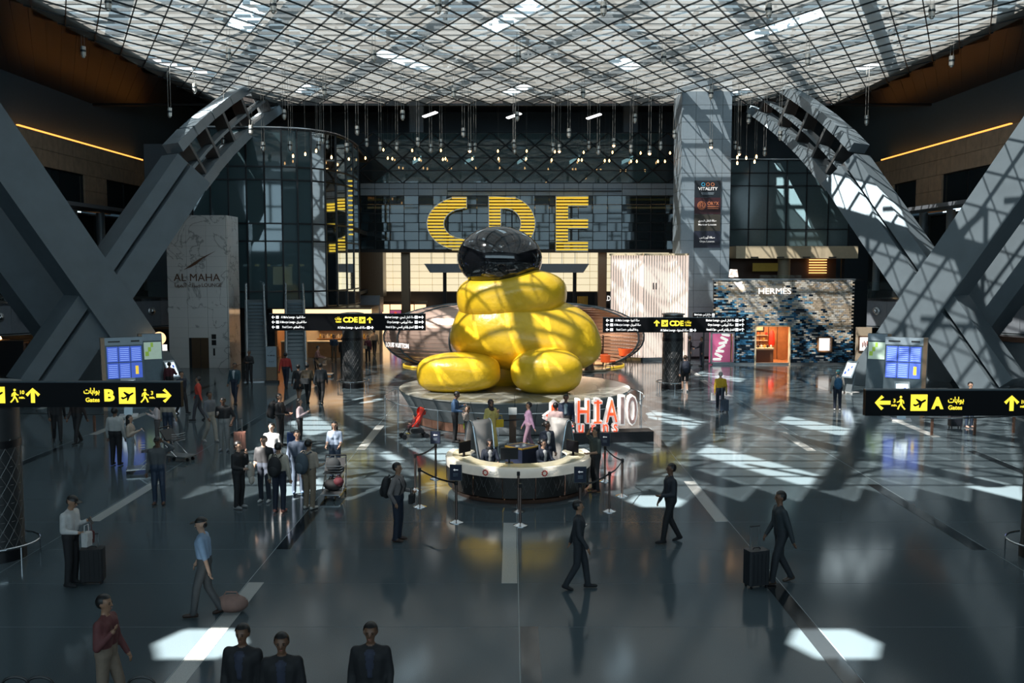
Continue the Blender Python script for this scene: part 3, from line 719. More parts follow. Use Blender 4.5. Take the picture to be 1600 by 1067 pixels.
MB().box((0,0,5.3), (1.9,2,3.6)).build('upper_volume', 'bronze', bx1); MB().box((-.1,-.1,2.9), (1.6,2.2,1.4)).build('grey_volume', 'fascia_grey', bx1); MB().box((0,.2,1.1), (1.2,1.6,2.2)).build('foot_volume', 'dark_wall', bx1)
sc = thing('advert_screen', 'lit advertising screen with pink and blue picture by the bronze pier', 'screen', (X_(618, 79), 79, 1.2))
MB().box((0,0,.55), (1.0,.1,1.15)).build('frame', 'black', sc); MB().box((0,-.06,.55), (.9,.02,1.05)).build('picture', 'screen_magenta', sc)
for q in range(5): MB().ball((-.3+.15*q, -.07, .3+.13*((q*2) % 5)), (.11,.01,.14), 8, 6).build('picture_shape', ['screen_pale','screen_sky','red_lit'][q % 3], sc)
MB().box((0,.1,-.6), (.3,.3,1.2)).build('post', 'dark_wall', sc)
bc = thing('balcony', 'grey boat shaped balcony with a railing in front of the luminous wall', 'balcony', (-.2, 81, 0))
MB().plate([(-7.2,0,6.1),(-6.7,0,5.35),(6.2,0,5.35),(6.7,0,6.1)], (0,2.4,0)).build('hull', 'fascia_grey', bc)
MB().box((0,.1,7.05), (13.6,.05,.06)).build('rail', 'steel', bc)
for i in range(13): MB().box((-6.6+i*1.1,.1,6.58), (.04,.04,.95)).build('baluster', 'steel', bc)
for s in (-1, 1): MB().box((s*5.6, 2.0, 3.05), (.3,.3,6.1)).build('support', 'dark_wall', bc)
gd = thing('gold_shop_sign', 'white lit shop sign reading GOLD over the dark shop', 'sign', (X_(942, 84.3), 84.45, 3.05))
MB().box((0,.06,0), (1.4,.05,.9)).build('board', 'black', gd); text('sign_text', 'GOLD', .62, 'white_lit', gd, (.1,.0,0), width=1.15)
for i in range(8): MB().lathe([(.04,0),(.04,.8)], 6).build('gold_rod', 'gold', gd, (-2.2+i*.12, 0, -.6))
ss = thing('shop_strip', 'long glowing pink shopfront seen beyond the sculpture plinth', 'shop', (-9.5, 83.0, 0))
MB().box((0,0,1.3), (4.2,.1,2.6)).build('window', 'shop_glow', ss); MB().box((0,-.1,2.75), (4.4,.3,.3)).build('head', 'bronze', ss)
for i in range(5): MB().box((-2.1+i*1.05,-.08,1.3), (.07,.08,2.6)).build('mullion_post', 'bronze', ss)

# ---- grey clad pillar with banners
pi_ = struct('pillar_1', 'tall grey pillar clad in square metal panels', 'pillar', (X_(1100, 62), 62, 0))
for r in range(17):
    z = .1 + r*1.07
    for x0, x1 in ((-1.57,-.70),(-.70,1.0),(1.0,1.57)):
        MB().box(((x0+x1)/2, 0, z+.53), (x1-x0-.02, .08, 1.05)).build('clad_panel', 'panel_grey', pi_)
    for s in (-1, 1): MB().box((s*1.55, 1.5, z+.53), (.08, 2.9, 1.05)).build('clad_panel', 'panel_grey', pi_)
MB().box((0, 1.5, 8.9), (2.9, 2.6, 17.8)).build('core', 'mullion', pi_)
mat('ban_teal', (.008, .014, .022), .5); mat('ban_maroon', (.040, .010, .016), .5); mat('ban_olive', (.040, .037, .030), .5); mat('ban_navy', (.012, .016, .034), .5)
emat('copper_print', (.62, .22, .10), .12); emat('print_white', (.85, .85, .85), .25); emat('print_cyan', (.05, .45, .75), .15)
bn = []
for k, (m, lb) in enumerate([('ban_teal','dark banner reading VITALITY with three small rings'),('ban_maroon','maroon banner reading ORYX with a round copper emblem'),('ban_olive','olive grey banner for the Mariner Lounge'),('ban_navy','navy banner for the Oryx Lounge')]):
    b = thing('banner', lb, 'banner', (X_(1103, 61.9)+0, 61.9, 11.4 - k*1.07 - .54), 0, 'stacked banners on the grey pillar')
    MB().box((0,0,0), (1.68,.05,1.05)).build('cloth', m, b); bn.append(b)
text('banner_text', 'VITALITY', .27, 'print_white', bn[0], (0,-.035,.0), width=1.25)
for q, m in enumerate(('print_cyan','copper_print','copper_print')): MB().tube([(-.3+.3*q+.1*math.cos(a*PI/8), -.04, .28+.1*math.sin(a*PI/8)) for a in range(16)], .016, 5, True).build('ring_mark', m, bn[0])
MB().box((0,-.035,-.26), (.8,.01,.05)).build('small_line', 'panel_grey', bn[0]); MB().box((0,-.035,-.34), (.75,.01,.03)).build('small_line', 'panel_grey', bn[0])
text('banner_text', 'ORYX', .32, 'copper_print', bn[1], (.35,-.035,.14), bold=0, width=.72)
for q in range(2): MB().box((.35,-.035,-.05-.12*q), (.7,.01,.045)).build('small_line', 'copper_print', bn[1])
for r_ in (.25, .17): MB().tube([(-.38+r_*math.cos(a*PI/10), -.04, .02+r_*math.sin(a*PI/10)) for a in range(20)], .016, 5, True).build('round_emblem', 'copper_print', bn[1])
for q in (-1, 1): MB().tube([(-.38+q*.05,-.04,-.08),(-.38+q*.06,-.04,.12)], .016, 5).build('emblem_stroke', 'copper_print', bn[1])
text('banner_arabic', arab('صالة النقل البحري'), .17, 'print_white', bn[2], (0,-.035,.12), width=1.15); text('banner_text', 'Mariner Lounge', .16, 'print_white', bn[2], (0,-.035,-.13), width=1.15)
text('banner_arabic', arab('صالة أوريكس'), .17, 'print_white', bn[3], (0,-.035,.12), width=.98); text('banner_text', 'Oryx Lounge', .16, 'print_white', bn[3], (0,-.035,-.13), width=.95)

# ---- right glass wall and cafe terrace
rg = thing('glass_wall', 'flat teal glass wall striped with sunlight above the cafe terrace', 'facade', (0, 65, 0))
mx = [X_(p, 65) for p in (1138,1167,1196,1225,1256,1290,1322)]; mz = [7.25, 8.4, 11.3, 12.15, 13.0]
mat('film_glass', (.065, .105, .12), .12, spec=.6)
for a, b in zip(mx[:-1], mx[1:]):
    for c, d in zip(mz[:-1], mz[1:]): MB().box(((a+b)/2, 0, (c+d)/2), (b-a-.08, .04, d-c-.08)).build('pane', 'film_glass', rg)
for a in mx: MB().box((a, -.03, 10.1), (.07, .14, 5.8)).build('mullion_post', 'mullion', rg)
for c in mz: MB().box(((mx[0]+mx[-1])/2, -.03, c), (mx[-1]-mx[0], .14, .07)).build('transom', 'mullion', rg)
MB().box(((mx[0]+mx[-1])/2, -1.0, 6.85), (mx[-1]-mx[0], 2.0, .8)).build('cream_band', 'cream', rg)
for q in range(4): MB().box((mx[0]+1.2+q*1.7, -2.02, 6.52), (.5, .03, .07)).build('slot_vent', 'black', rg)
MB().box(((mx[0]+mx[-1])/2, .6, 13.05), (mx[-1]-mx[0]+.4, 1.4, .1)).build('coping', 'steel', rg)
for s in (mx[0]+.1, mx[-1]-.1): MB().box((s, .6, 3.6), (.2, .2, 7.2)).build('end_post', 'dark_wall', rg)
cf = thing('terrace_cafe', 'dim cafe interior on the terrace above the tiled boutique', 'cafe', (X_(1230, 63), 62, 5.12))
MB().box((0, 4.5, .7), (8.6, .1, 1.5)).build('back_wall', 'wood_dark', cf); MB().box((0, 2, -.06), (8.6, 5.5, .1)).build('floor_plate', 'dark_wall', cf)
MB().box((-1.1, 2.5, .75), (1.7, .08, .55)).build('menu_board', 'gold', cf); MB().lathe([(.42,0),(.42,1.3)], 18, (.35,3.2,0)).build('round_pier', 'cream', cf, smooth=True)
for q in range(6): MB().box((3.0, 4.3, .35+q*.18), (1.2,.12,.05)).build('lit_shelf', 'cove_gold', cf)
MB().box((-1.2, -1.6, .12), (2.6,.06,.3)).build('glass_balustrade', 'glass_clear', cf)
lp = thing('table_lamp', 'white shaded table lamp standing on the terrace edge', 'lamp', (X_(1137, 58.5)+.35, 58.6, 5.13))
MB().lathe([(.30,.16),(.22,.62)], 16).build('shade', 'fluted_lit', lp, smooth=True); MB().lathe([(.12,0),(.12,.02),(.02,.04),(.02,.2)], 10).build('base', 'black', lp)

# ---- fluted white boutique front
ff = thing('fluted_facade', 'glowing white fluted shop front beside the grey pillar', 'shop front', (8.75, 61.4, 0))
fw = 4.75; seg = [(-2.45,0),(-.55,-1.1),(1.15,-.75),(2.25,-1.3)]
for (ax, ay), (bx_, by) in zip(seg[:-1], seg[1:]):
    A, B_ = Vector((ax, ay, 0)), Vector((bx_, by, 0)); t = (B_-A).normalized(); nn = Vector((t.y,-t.x,0))
    MB().plate([A, B_, B_+Vector((0,0,6.65)), A+Vector((0,0,6.65))], -nn*.1).build('lit_backing', 'fluted_lit', ff)
    n = int((B_-A).length/.17); fm = MB()
    for i in range(n): p = A + t*(.05+.17*i) + nn*.05; fm.box((p.x, p.y, 3.4), (.035,.09,6.5), math.atan2(t.y,t.x))
    fm.build('flutes', 'white', ff, kind='stuff')
    MB().obox(A+Vector((0,0,6.68))+nn*.05, B_+Vector((0,0,6.68))+nn*.05, nn*.4, (0,0,.12)).build('coping', 'cream', ff)
    MB().obox(A+Vector((0,0,.1))+nn*.05, B_+Vector((0,0,.1))+nn*.05, nn*.3, (0,0,.2)).build('plinth', 'steel', ff)
for q in range(4): MB().tube([(-1.75+q*.16+.12*math.sin(a*.8+q), -.72, .4+a*.42) for a in range(15)], .02, 5).build('wavy_ornament', 'white_lit', ff)
MB().box((2.2, -.65, 3.3), (.1, 1.3, 6.6)).build('side_return', 'fluted_lit', ff)
for q in (-1, 1): MB().box((.2+.09*q, -1.14, 4.7), (.07, .03, .42)).build('dark_mark', 'black', ff)
bs = thing('blue_screen', 'bright blue wall screen over a grey reception counter', 'screen', (X_(1097, 66), 66, 0))
MB().box((0,0,1.6), (2.0,.08,1.1)).build('picture', 'screen_sky', bs); MB().box((0,.06,1.6), (2.1,.08,1.2)).build('frame', 'black', bs); MB().box((0,-.5,.5), (2.1,.8,1.0)).build('counter', 'panel_grey', bs)

# ---- tiled boutique
BY = 58.0; bx0, bx1_ = X_(1115, BY), X_(1334, BY)
bt = thing('tiled_boutique', 'boutique clad in rippling blue to beige glazed bricks with lit doorway', 'shop', ((bx0+bx1_)/2, BY, 0)); bw = (bx1_-bx0)
def bxx(px): return X_(px, BY) - (bx0+bx1_)/2
def bzz(py): return CAMH - (py-HOR)*BY/FPX
holes = [(bxx(1181), bxx(1235), -.1, bzz(509)), (bxx(1115)-.1, bxx(1147), .12, bzz(520)), (bxx(1279), bxx(1300), bzz(549), bzz(527))]
wallholes(MB(), -bw/2, bw/2, 0, 5.12, holes, .14, .16).build('wall_core', 'dark_wall', bt)
TC = [('tile_cream',(.66,.62,.55)),('tile_tan',(.48,.39,.29)),('tile_sky',(.16,.36,.52)),('tile_blue',(.03,.13,.26)),('tile_navy',(.010,.022,.040)),('tile_grey',(.34,.35,.36))]
for k, c in TC: mat(k, c, .14, spec=.6)
rnd = random.Random(3); tm = MB(); nr, nc = 46, 34; th_, tw2 = 5.0/nr, bw/nc
for r in range(nr):
    for c in range(nc+1):
        x = -bw/2 + (c + (.5 if r % 2 else 0))*tw2; z = .12 + (r+.5)*th_
        if x - tw2*.3 < -bw/2 or x + tw2*.3 > bw/2: continue
        if any(h[0]-.06 < x < h[1]+.06 and h[2]-.02 < z < h[3]+.02 for h in holes): continue
        g_ = z/5.12 - .30*(1 - (x+bw/2)/bw) + .16*math.sin(x*1.3+z*.9) + rnd.uniform(-.22,.22) + .12
        p = rnd.random()
        if g_ > .62: m = 0 if p < .5 else 5 if p < .75 else 1
        elif g_ > .42: m = [0,5,2,2,3,1,4][int(p*7)]
        elif g_ > .22: m = [2,3,3,4,4,0,5][int(p*7)]
        else: m = [4,4,4,3,2,4,3,5][int(p*8)]
        if x > bw*.2 and g_ > .35 and p < .6: m = 1 if p < .3 else 0
        tm.mi = m; ripple = .03*math.sin(x*2.2+z*1.7)
        tm.box((x, .0 + ripple, z), (tw2*.94, .09 + .05*rnd.random(), th_*.84), rnd.uniform(-.16,.16))
tm.build('glazed_bricks', [k for k, _ in TC], bt, kind='stuff')
MB().box((0, .02, .05), (bw, .2, .12)).build('base_trim', 'steel', bt); MB().box((0, .1, 5.16), (bw+.1, .4, .08)).build('coping', 'steel', bt)
text('shop_name', 'HERMÈS', .50, 'white_lit', bt, (bxx(1209), -.16, bzz(455)), bold=0, ext=.03, width=1.95)
def bframe(h, m, w_=.07):
    f = MB(); z0 = max(0, h[2])
    f.box((h[0], -.02, (z0+h[3])/2), (w_, .3, h[3]-z0)); f.box((h[1], -.02, (z0+h[3])/2), (w_, .3, h[3]-z0)); f.box(((h[0]+h[1])/2, -.02, h[3]), (h[1]-h[0]+w_, .3, w_)); 
    if h[2] > 0: f.box(((h[0]+h[1])/2, -.02, z0), (h[1]-h[0]+w_, .3, w_))
    return f.build('opening_frame', m, bt)
for h, m in zip(holes, ('cream','steel','wood')): bframe(h, m)
# shop interior behind the doorway
ix = (holes[0][0]+holes[0][1])/2
MB().box((ix, 3.0, 1.35), (3.6, .1, 2.7)).build('interior_back', 'wood', bt)
for s in (-1, 1): MB().box((ix+s*1.75, 1.6, 1.35), (.1, 2.8, 2.7)).build('interior_side', 'wood', bt)
MB().box((ix, 1.6, 2.75), (3.6, 2.9, .08)).build('interior_ceiling', 'cream', bt); MB().box((ix, 1.6, .015), (3.6, 2.8, .03)).build('interior_floor', 'wood', bt)
MB().box((ix, 1.4, 2.68), (1.6, .3, .04)).build('ceiling_lamp', 'cool_white', bt)
for q in range(5): MB().box((ix-1.1+q*.55, 2.92, 1.35), (.03,.04,2.6)).build('wall_batten', 'wood_dark', bt)
cn = MB().box((ix-.3, 1.0, .42), (1.15, .6, .84)).build('display_counter', 'wood_dark', bt); MB().box((0,0,.46), (1.25,.7,.1)).build('counter_glass', 'cream', cn, (ix-.3, 1.0, .42))
for q in range(6): MB().ball((-.5+q*.2,0,.6), (.07,.07,.1), 8, 6).build('counter_object', ['gold','black','white'][q % 3], cn, (ix-.3, 1.0, .42))
f_ = MB().box((ix-.1, 2.9, 2.05), (.7,.05,.5)).build('picture_frame', 'black', bt); MB().box((0,-.03,0), (.55,.03,.36)).build('picture', 'cream', f_, (ix-.1, 2.9, 2.05))
for q in range(3): MB().box((ix-.35, 2.8, .9+q*.34), (1.6,.25,.03)).build('wall_shelf', 'cream', bt)
for q in range(9): MB().box((ix-1.0+q*.17, 2.75, 1.0+.34*(q % 3)), (.11,.12,.16)).build('shelf_bag', ['red','orange','brown','gold'][q % 4], bt)
MB().lathe([(.16,0),(.2,.1),(.17,.75),(.08,.95)], 10, (ix+.62, 2.4, .95), sy=.5).build('red_coat', 'red', bt, smooth=True)
arealight('shop_light', (ix, 1.2, 2.6), (2.6, 1.6), 190, (1, .60, .34), bt)
hx0 = (holes[1][0]+holes[1][1])/2
MB().box((hx0, .7, 1.05), (1.3,.06,2.0)).build('display_back', 'screen_magenta', bt)
for q in range(7): 
    mb = MB(); mb.M = Matrix.Translation((hx0-.25+.09*q, .45, .30+.24*q)) @ Matrix.Rotation(.5*math.sin(q*1.3), 4, 'Y'); mb.lathe([(.06,-.26),(.085,-.2),(.085,.2),(.06,.26)], 10); mb.M = mb.M @ Matrix.Rotation(0, 4, 'X')
    mb2 = MB(); mb2.M = Matrix.Translation((hx0-.22+.085*q, .4, .28+.25*q)) @ Matrix.Rotation(PI/2+.45*math.sin(q*1.5), 4, 'Y'); mb2.lathe([(.05,-.25),(.08,-.2),(.08,.2),(.05,.25)], 10)
    mb2.build('display_roll', 'white_lit', bt, smooth=True)
MB().box((hx0, .0, 1.05), (1.2,.02,1.8)).build('display_glass', 'glass_clear', bt)
wx = (holes[2][0]+holes[2][1])/2; wz = (holes[2][2]+holes[2][3])/2
MB().box((wx, .3, wz), (.9,.05,1.0)).build('lit_vitrine', 'white_lit', bt)
sv = thing('lit_vitrine', 'small lit square display window at the end of the tiled wall', 'display case', (X_(1352, 57.5), 57.5, 0))
MB().box((0,.1,1.15), (.9,.2,2.3)).build('brick_pier', 'tile_tan', sv); MB().box((0,-.03,1.3), (.7,.06,.95)).build('frame', 'wood_dark', sv); MB().box((0,-.07,1.3), (.56,.03,.8)).build('lit_panel', 'white_lit', sv)
for q in range(4): MB().box((-.12+.09*q,-.09,1.25+.08*(q % 2)), (.05,.01,.3)).build('figure_mark', 'orange', sv)
# curved pale metal wall at the right edge
cvw = struct('wall_curved', 'curved brushed metal wall beyond the cross beam', 'wall')
MB().lathe([(9.0,0),(9.0,2.2)], 24, (33, 52.5, 0), PI*.95, PI*1.5).build('curved_sheet', 'steel_pale', cvw, smooth=True)
MB().lathe([(9.3,2.2),(9.3,2.45),(8.4,2.45)], 24, (33, 52.5, 0), PI*.95, PI*1.5).build('curved_cap', 'rose_gold', cvw, smooth=True)

# ================================================================== SIGNS AND THEIR COLUMNS
def signcolumn(x, y, label, gl=None):
    c = thing('sign_column', label, 'column', (x, y, 0), 0, gl)
    MB().lathe([(.50,.0),(.50,3.6)], 36).build('shaft', 'col_dark', c, smooth=True); MB().lathe([(.53,0),(.53,.22)], 36).build('foot_band', 'black', c, smooth=True)
    MB().lathe([(.515,2.35),(.515,2.5)], 36).build('clamp_band', 'black', c, smooth=True)
    lt = MB(); n = 14; h = .19
    for r in range(12):
        z = .25 + r*h
        lt.tube([(.503*math.cos(2*PI*k/n), .503*math.sin(2*PI*k/n), z) for k in range(n)], .006, 3, True)
        for k in range(n):
            a = 2*PI*(k+.5*(r % 2))/n; b = 2*PI*(k+.5*(r % 2)+.5)/n; d = 2*PI*(k+.5*(r % 2)-.5)/n
            for e in (b, d): lt.tube([(.503*math.cos(a), .503*math.sin(a), z), (.503*math.cos(e), .503*math.sin(e), z+h)], .006, 3)
    lt.build('triangle_lattice', 'lattice_line', c, kind='stuff')
    g = MB().tube([(.78*math.cos(2*PI*k/28), .78*math.sin(2*PI*k/28), .34) for k in range(28)], .022, 6, True).build('guard_ring', 'chrome', c)
    for k in range(6): a = 2*PI*(k+.5)/6; MB().tube([(.78*math.cos(a), .78*math.sin(a), 0), (.78*math.cos(a), .78*math.sin(a), .34)], .016, 6).build('guard_post', 'chrome', c)
    MB().lathe([(.56,3.62),(.56,3.68),(.3,3.72)], 28).build('cap', 'steel', c, smooth=True)
    return c
mat('col_dark', (.030, .032, .034), .35); mat('lattice_line', (.14, .14, .14), .4)
signcolumn(X_(550, 47.2), 47.2, 'dark column with a triangle lattice near the escalators'); signcolumn(X_(1052, 46.8), 46.8, 'dark column with a triangle lattice near the fluted shop front')
signcolumn(X_(-19, 19.6), 19.6, 'thick dark column carrying the gate B sign'); signcolumn(X_(1654, 19.6), 19.6, 'thick dark column carrying the gate A sign')

class Sign:
    def __init__(s, label, Y, px0, px1, py0, py1, col=None, group=None):
        s.Y = Y; s.k = Y / FPX; s.cx = (px0+px1)/2; s.cy = (py0+py1)/2
        c = at(s.cx, s.cy, Y); s.t = thing('direction_sign', label, 'sign', c, 0, group)
        w, h = (px1-px0)*s.k, (py1-py0)*s.k
        b = MB(); b.box((0,.07,0), (w,.14,h)); b.build('board', 'sign_black', s.t)
        MB().box((0,.07,h/2+.012), (w,.16,.024)).build('top_edge', 'steel_dark', s.t)
        if col: MB().box((col[0]-c.x, (col[1]-.3-Y)/2+.05, 0), (.4, col[1]-.3-Y-.1, h*.5)).build('bracket', 'steel_dark', s.t)
    def p(s, px, py): return ((px-s.cx)*s.k, -.012, -(py-s.cy)*s.k)
    def plate(s, pts, m, name, dy=0.0):
        q = [Vector(s.p(*a)) + Vector((0, -dy, 0)) for a in pts]; MB().plate(q, (0,.012,0)).build(name, m, s.t)
    def arrow(s, x, y, r, d, m='sign_yellow'):
        # simple arrow, r = half size in px; d in U R L
        t = r*.26; P = [(-t,-r*.55),(-t,r),(t,r),(t,-r*.55),(r*.62,0),(r*.62+t*1.3,-t*1.0),(0,-r*1.05),(-r*.62-t*1.3,-t*1.0),(-r*.62,0)]
        P = [(-t,-r*.50),(-t,r),(t,r),(t,-r*.50),(r*.70,r*.12),(r*.98,-r*.18),(0,-r*1.05),(-r*.98,-r*.18),(-r*.70,r*.12)]
        rot = {'U': lambda a, b: (a, b), 'R': lambda a, b: (-b, a), 'L': lambda a, b: (b, -a)}[d]
        s.plate([(x+rot(a, b)[0], y+rot(a, b)[1]) for a, b in P], m, 'arrow')
    def plane(s, x, y, r):
        s.plate([(x-r,y-r),(x+r,y-r),(x+r,y+r),(x-r,y+r)], 'sign_yellow', 'plane_square')
        P = [(-.75,.25),(-.62,.15),(-.40,.22),(-.05,.02),(-.45,-.42),(-.28,-.48),(.28,-.18),(.62,-.38),(.80,-.38),(.78,-.22),(.35,.06),(.12,.62),(-.02,.62),(.02,.22),(-.38,.42),(-.55,.44)]
        s.plate([(x+a*r, y+b*r) for a, b in P], 'sign_black', 'plane_mark', .012)
    def walker(s, x, y, r, d=1):
        mb = MB(); f = s.k*r
        def q(a, b): v = s.p(x, y); return (v[0]+a*d*f, -.02, v[2]+b*f)
        mb.ball(q(.02,.82), (.19*f,.012,.19*f), 10, 6)
        for path, w in (([(0,.52),(-.05,-.05)], .17),([(-.05,-.05),(.25,-.5),(.42,-.95)], .11),([(-.05,-.05),(-.2,-.5),(-.6,-.95)], .11),([(0,.5),(.3,.15),(.55,.08)], .08),([(0,.5),(-.35,.25),(-.42,-.1)], .08)):
            mb.tube([q(*a) for a in path], w*f, 5)
        mb.build('walker_mark', 'sign_yellow', s.t)
    def txt(s, body, px, py, hpx, m='sign_yellow', w=None, bold=.02, align='CENTER'):
        text('sign_text', body, hpx*s.k*1.38, m, s.t, s.p(px, py), bold=bold, ext=.004, align=align, width=w*s.k if w else None)
    def sq(s, x, y, r, m='sign_white'): s.plate([(x-r,y-r),(x+r,y-r),(x+r,y+r),(x-r,y+r)], m, 'pictogram')
sB = Sign('long black and yellow sign for gates B', 19.05, -305, 285, 597.5, 636.5, (X_(-19,19.6), 19.6))
sB.plane(-5, 617, 13); sB.walker(24, 618, 11); sB.txt('10', 35, 613, 6); sB.txt('min.', 35, 621, 4, w=9); sB.arrow(52, 618, 11.5, 'U')
sB.txt(arab('بوابات'), 145, 611, 9, w=25); sB.txt('Gates', 146, 625, 7, w=22); sB.txt('B', 172, 618.5, 18, bold=.05, w=16); sB.plane(200.5, 618, 13); sB.walker(229, 618, 11); sB.txt('3', 240, 614, 6); sB.txt('min.', 240, 621, 4, w=9); sB.arrow(258, 618, 11.5, 'R')
sA = Sign('long black and yellow sign for gates A', 19.05, 1350, 1925, 610, 650, (X_(1654,19.6), 19.6))
sA.arrow(1377, 629, 12, 'L'); sA.txt('3', 1395, 626, 6); sA.txt('min.', 1395, 633, 4, w=9); sA.walker(1405, 629, 11, -1); sA.plane(1434, 629, 13); sA.txt('A', 1463, 630.5, 18, bold=.05, w=19)
sA.txt(arab('بوابات'), 1492, 625, 9, w=25); sA.txt('Gates', 1491, 637, 7, w=22); sA.arrow(1580, 630, 12, 'U'); sA.txt('10', 1598, 628, 6); sA.txt('min.', 1598, 635, 4, w=9)
LT = [('Al Maha Lounge - ' , 'صالة المها'), ('Al Mourjan Lounge - ', 'صالة المرجان'), ('Food Court - ', 'ردهة المطاعم')]
RT = [('Mariner Lounge - ', 'صالة النقل البحري'), ('Oryx Lounge - ', 'صالة أوريكس'), ('Hotel & Spa - ', 'الفندق والنادي الصحي')]
def far(s, x0, x1, ys, up):
    for k, (a, b) in enumerate(LT):
        s.arrow(x0+7, ys[k], 2.6, 'L', 'sign_white'); s.sq(x0+13.5, ys[k], 2.2); s.txt(a + arab(b), x0+18 + 20, ys[k], 3.6, 'sign_white', w=[38,42,34][k], bold=.01)
    for k, (a, b) in enumerate(RT):
        s.txt(a + arab(b), x1-40, ys[k], 3.6, 'sign_white', w=[46,40,44][k], bold=.01); s.sq(x1-14.5, ys[k], 2.4); s.sq(x1-9.6, ys[k], 1.3); s.arrow(x1-5.5, ys[k], 2.7, 'U' if up else 'R', 'sign_white')
sC = Sign('black gates C D E sign near the escalators', 46.2, 420, 665, 490.5, 516.5, (X_(550,47.2), 47.2))
far(sC, 420, 665, (495.5, 503.2, 511), False); sC.txt(arab('بوابات'), 528.5, 497.5, 4.2, w=10); sC.txt('Gates', 529, 502.5, 3.2, w=9); sC.txt('CDE', 547.5, 500, 8, bold=.04, w=23); sC.plane(566, 500, 5); sC.arrow(578, 500, 4.8, 'U')
sC.txt('Al Safwa Lounge - ' + arab('صالة الصفوة'), 550, 511.8, 3.6, 'sign_white', w=45, bold=.01); sC.sq(575.6, 511.8, 2.2); sC.arrow(581, 511.8, 2.6, 'R', 'sign_white')
sD = Sign('black gates C D E sign near the fluted shop front', 45.8, 942, 1166, 496.5, 519.5, (X_(1052,46.8), 46.8))
far(sD, 942, 1166, (500.5, 507.5, 515), True); sD.arrow(1026, 505, 4.8, 'U'); sD.plane(1038.5, 505, 5); sD.txt('CDE', 1057, 505.5, 8, bold=.04, w=22); sD.txt(arab('بوابات'), 1075, 503, 4.2, w=10); sD.txt('Gates', 1075, 508, 3.2, w=9)
sD.txt('Al Safwa Lounge - ' + arab('صالة الصفوة'), 1054, 516, 3.6, 'sign_white', w=44, bold=.01); sD.sq(1080, 516, 2.2); sD.arrow(1085.5, 516, 2.6, 'R', 'sign_white')
sE = Sign('small black lounge sign half hidden behind the gates sign', 55.0, 1083, 1118, 488.5, 500)
sE.txt('Mariner Lounge - ' + arab('صالة النقل البحري'), 1098, 491.5, 3.2, 'sign_white', w=26, bold=.01); sE.txt('Oryx Lounge - ' + arab('صالة أوريكس'), 1100, 496.5, 3.2, 'sign_white', w=22, bold=.01); sE.sq(1114.5, 491.5, 2); sE.sq(1114.5, 496.5, 2)
MB().tube([(0,.07,-.2),(0,.07,-sE.t.location.z)], .05, 8).build('post', 'steel_dark', sE.t)

# ================================================================== PLINTH AND SCULPTURE
PX, PY = .1, 37.8
pt_ = thing('round_plinth', 'broad round grey stone plinth under the yellow sculpture', 'plinth', (PX, PY, 0))
mat('plinth_stone', (.17, .19, .20), .18); mat('plinth_top', (.23, .235, .21), .14, noise=(2, .1))
ns = 36
for k in range(ns):
    a, b = 2*PI*k/ns + .002, 2*PI*(k+1)/ns - .002
    q = []
    for r, z in ((4.0,.02),(4.0,.32)): q.append((r, z))
    def P_(r, an, z): return (r*math.cos(an), r*math.sin(an), z)
    MB().plate([P_(4.02,a,.34), P_(4.02,b,.34), P_(4.55,b,1.2), P_(4.55,a,1.2)], (-.08*math.cos((a+b)/2), -.08*math.sin((a+b)/2), 0)).build('wall_panel', 'plinth_stone', pt_)
    if -2.9 < (a if a < PI else a-2*PI) < -1.75: MB().plate([P_(4.0,a,.02), P_(4.0,b,.02), P_(4.01,b,.33), P_(4.01,a,.33)], (-.05*math.cos(a), -.05*math.sin(a), 0)).build('copper_kick', 'rose_gold', pt_)  # kick panels take a rose tone along the front left
    else: MB().plate([P_(4.0,a,.02), P_(4.0,b,.02), P_(4.01,b,.33), P_(4.01,a,.33)], (-.05*math.cos(a), -.05*math.sin(a), 0)).build('kick_panel', 'plinth_stone', pt_)
    for r0, r1 in ((3.3, 4.56), (2.0, 3.29)): MB().plate([P_(r0,a,1.2), P_(r1,a,1.2), P_(r1,b,1.2), P_(r0,b,1.2)], (0,0,.05)).build('top_slab', 'plinth_top', pt_)
MB().lathe([(3.85,0),(3.9,1.19)], 36).build('core', 'dark_wall', pt_); MB().lathe([(1.99,1.19),(1.99,1.25)], 36).build('centre_slab', 'plinth_top', pt_)

sp = thing('yellow_sculpture', 'huge abstract cairn of smooth yellow boulders capped by a glossy black dome', 'sculpture', (PX, PY, 1.25))
mat('yellow_skin', (.72, .46, .020), .34, noise=(1.4, .14), bump=(2.2, .35, .12), coat=.15)
def boulder(px, py, rx, ry, Y, rd, m, name, tilt=0.0, sq=2.3, seed=0):
    c = at(px, py, Y); k = Y/FPX; a, b = rx*k, ry*k
    rr = random.Random(seed); mb = MB(); n, kk = 40, 26; vs = []; fs = []
    ph = [rr.uniform(0, 6) for _ in range(6)]
    for j in range(kk+1):
        p = -PI/2 + PI*j/kk
        for i in range(n):
            t = 2*PI*i/n; d = Vector((math.cos(p)*math.cos(t), math.cos(p)*math.sin(t), math.sin(p)))
            e = (abs(d.x)**sq + abs(d.y)**sq + abs(d.z)**sq) ** (-1/sq)
            w = 1 + (.035*math.sin(3*d.x+ph[0]+2*d.z) + .03*math.sin(4*d.z+ph[1]) + .02*math.sin(5*d.y+3*d.x+ph[2])) * (0 if m == 'black_gloss' else 1)
            v = Vector((d.x*e*a*w, d.y*e*rd*w, d.z*e*b*w)); ct, s_ = math.cos(tilt), math.sin(tilt)
            vs.append((v.x*ct - v.z*s_, v.y, v.x*s_ + v.z*ct))
    for j in range(kk):
        for i in range(n): fs.append((j*n+i, j*n+(i+1) % n, (j+1)*n+(i+1) % n, (j+1)*n+i))
    mb.add(vs, fs); o = mb.build(name, m, sp, (c.x-PX, c.y-PY, c.z-1.25), smooth=True); return o
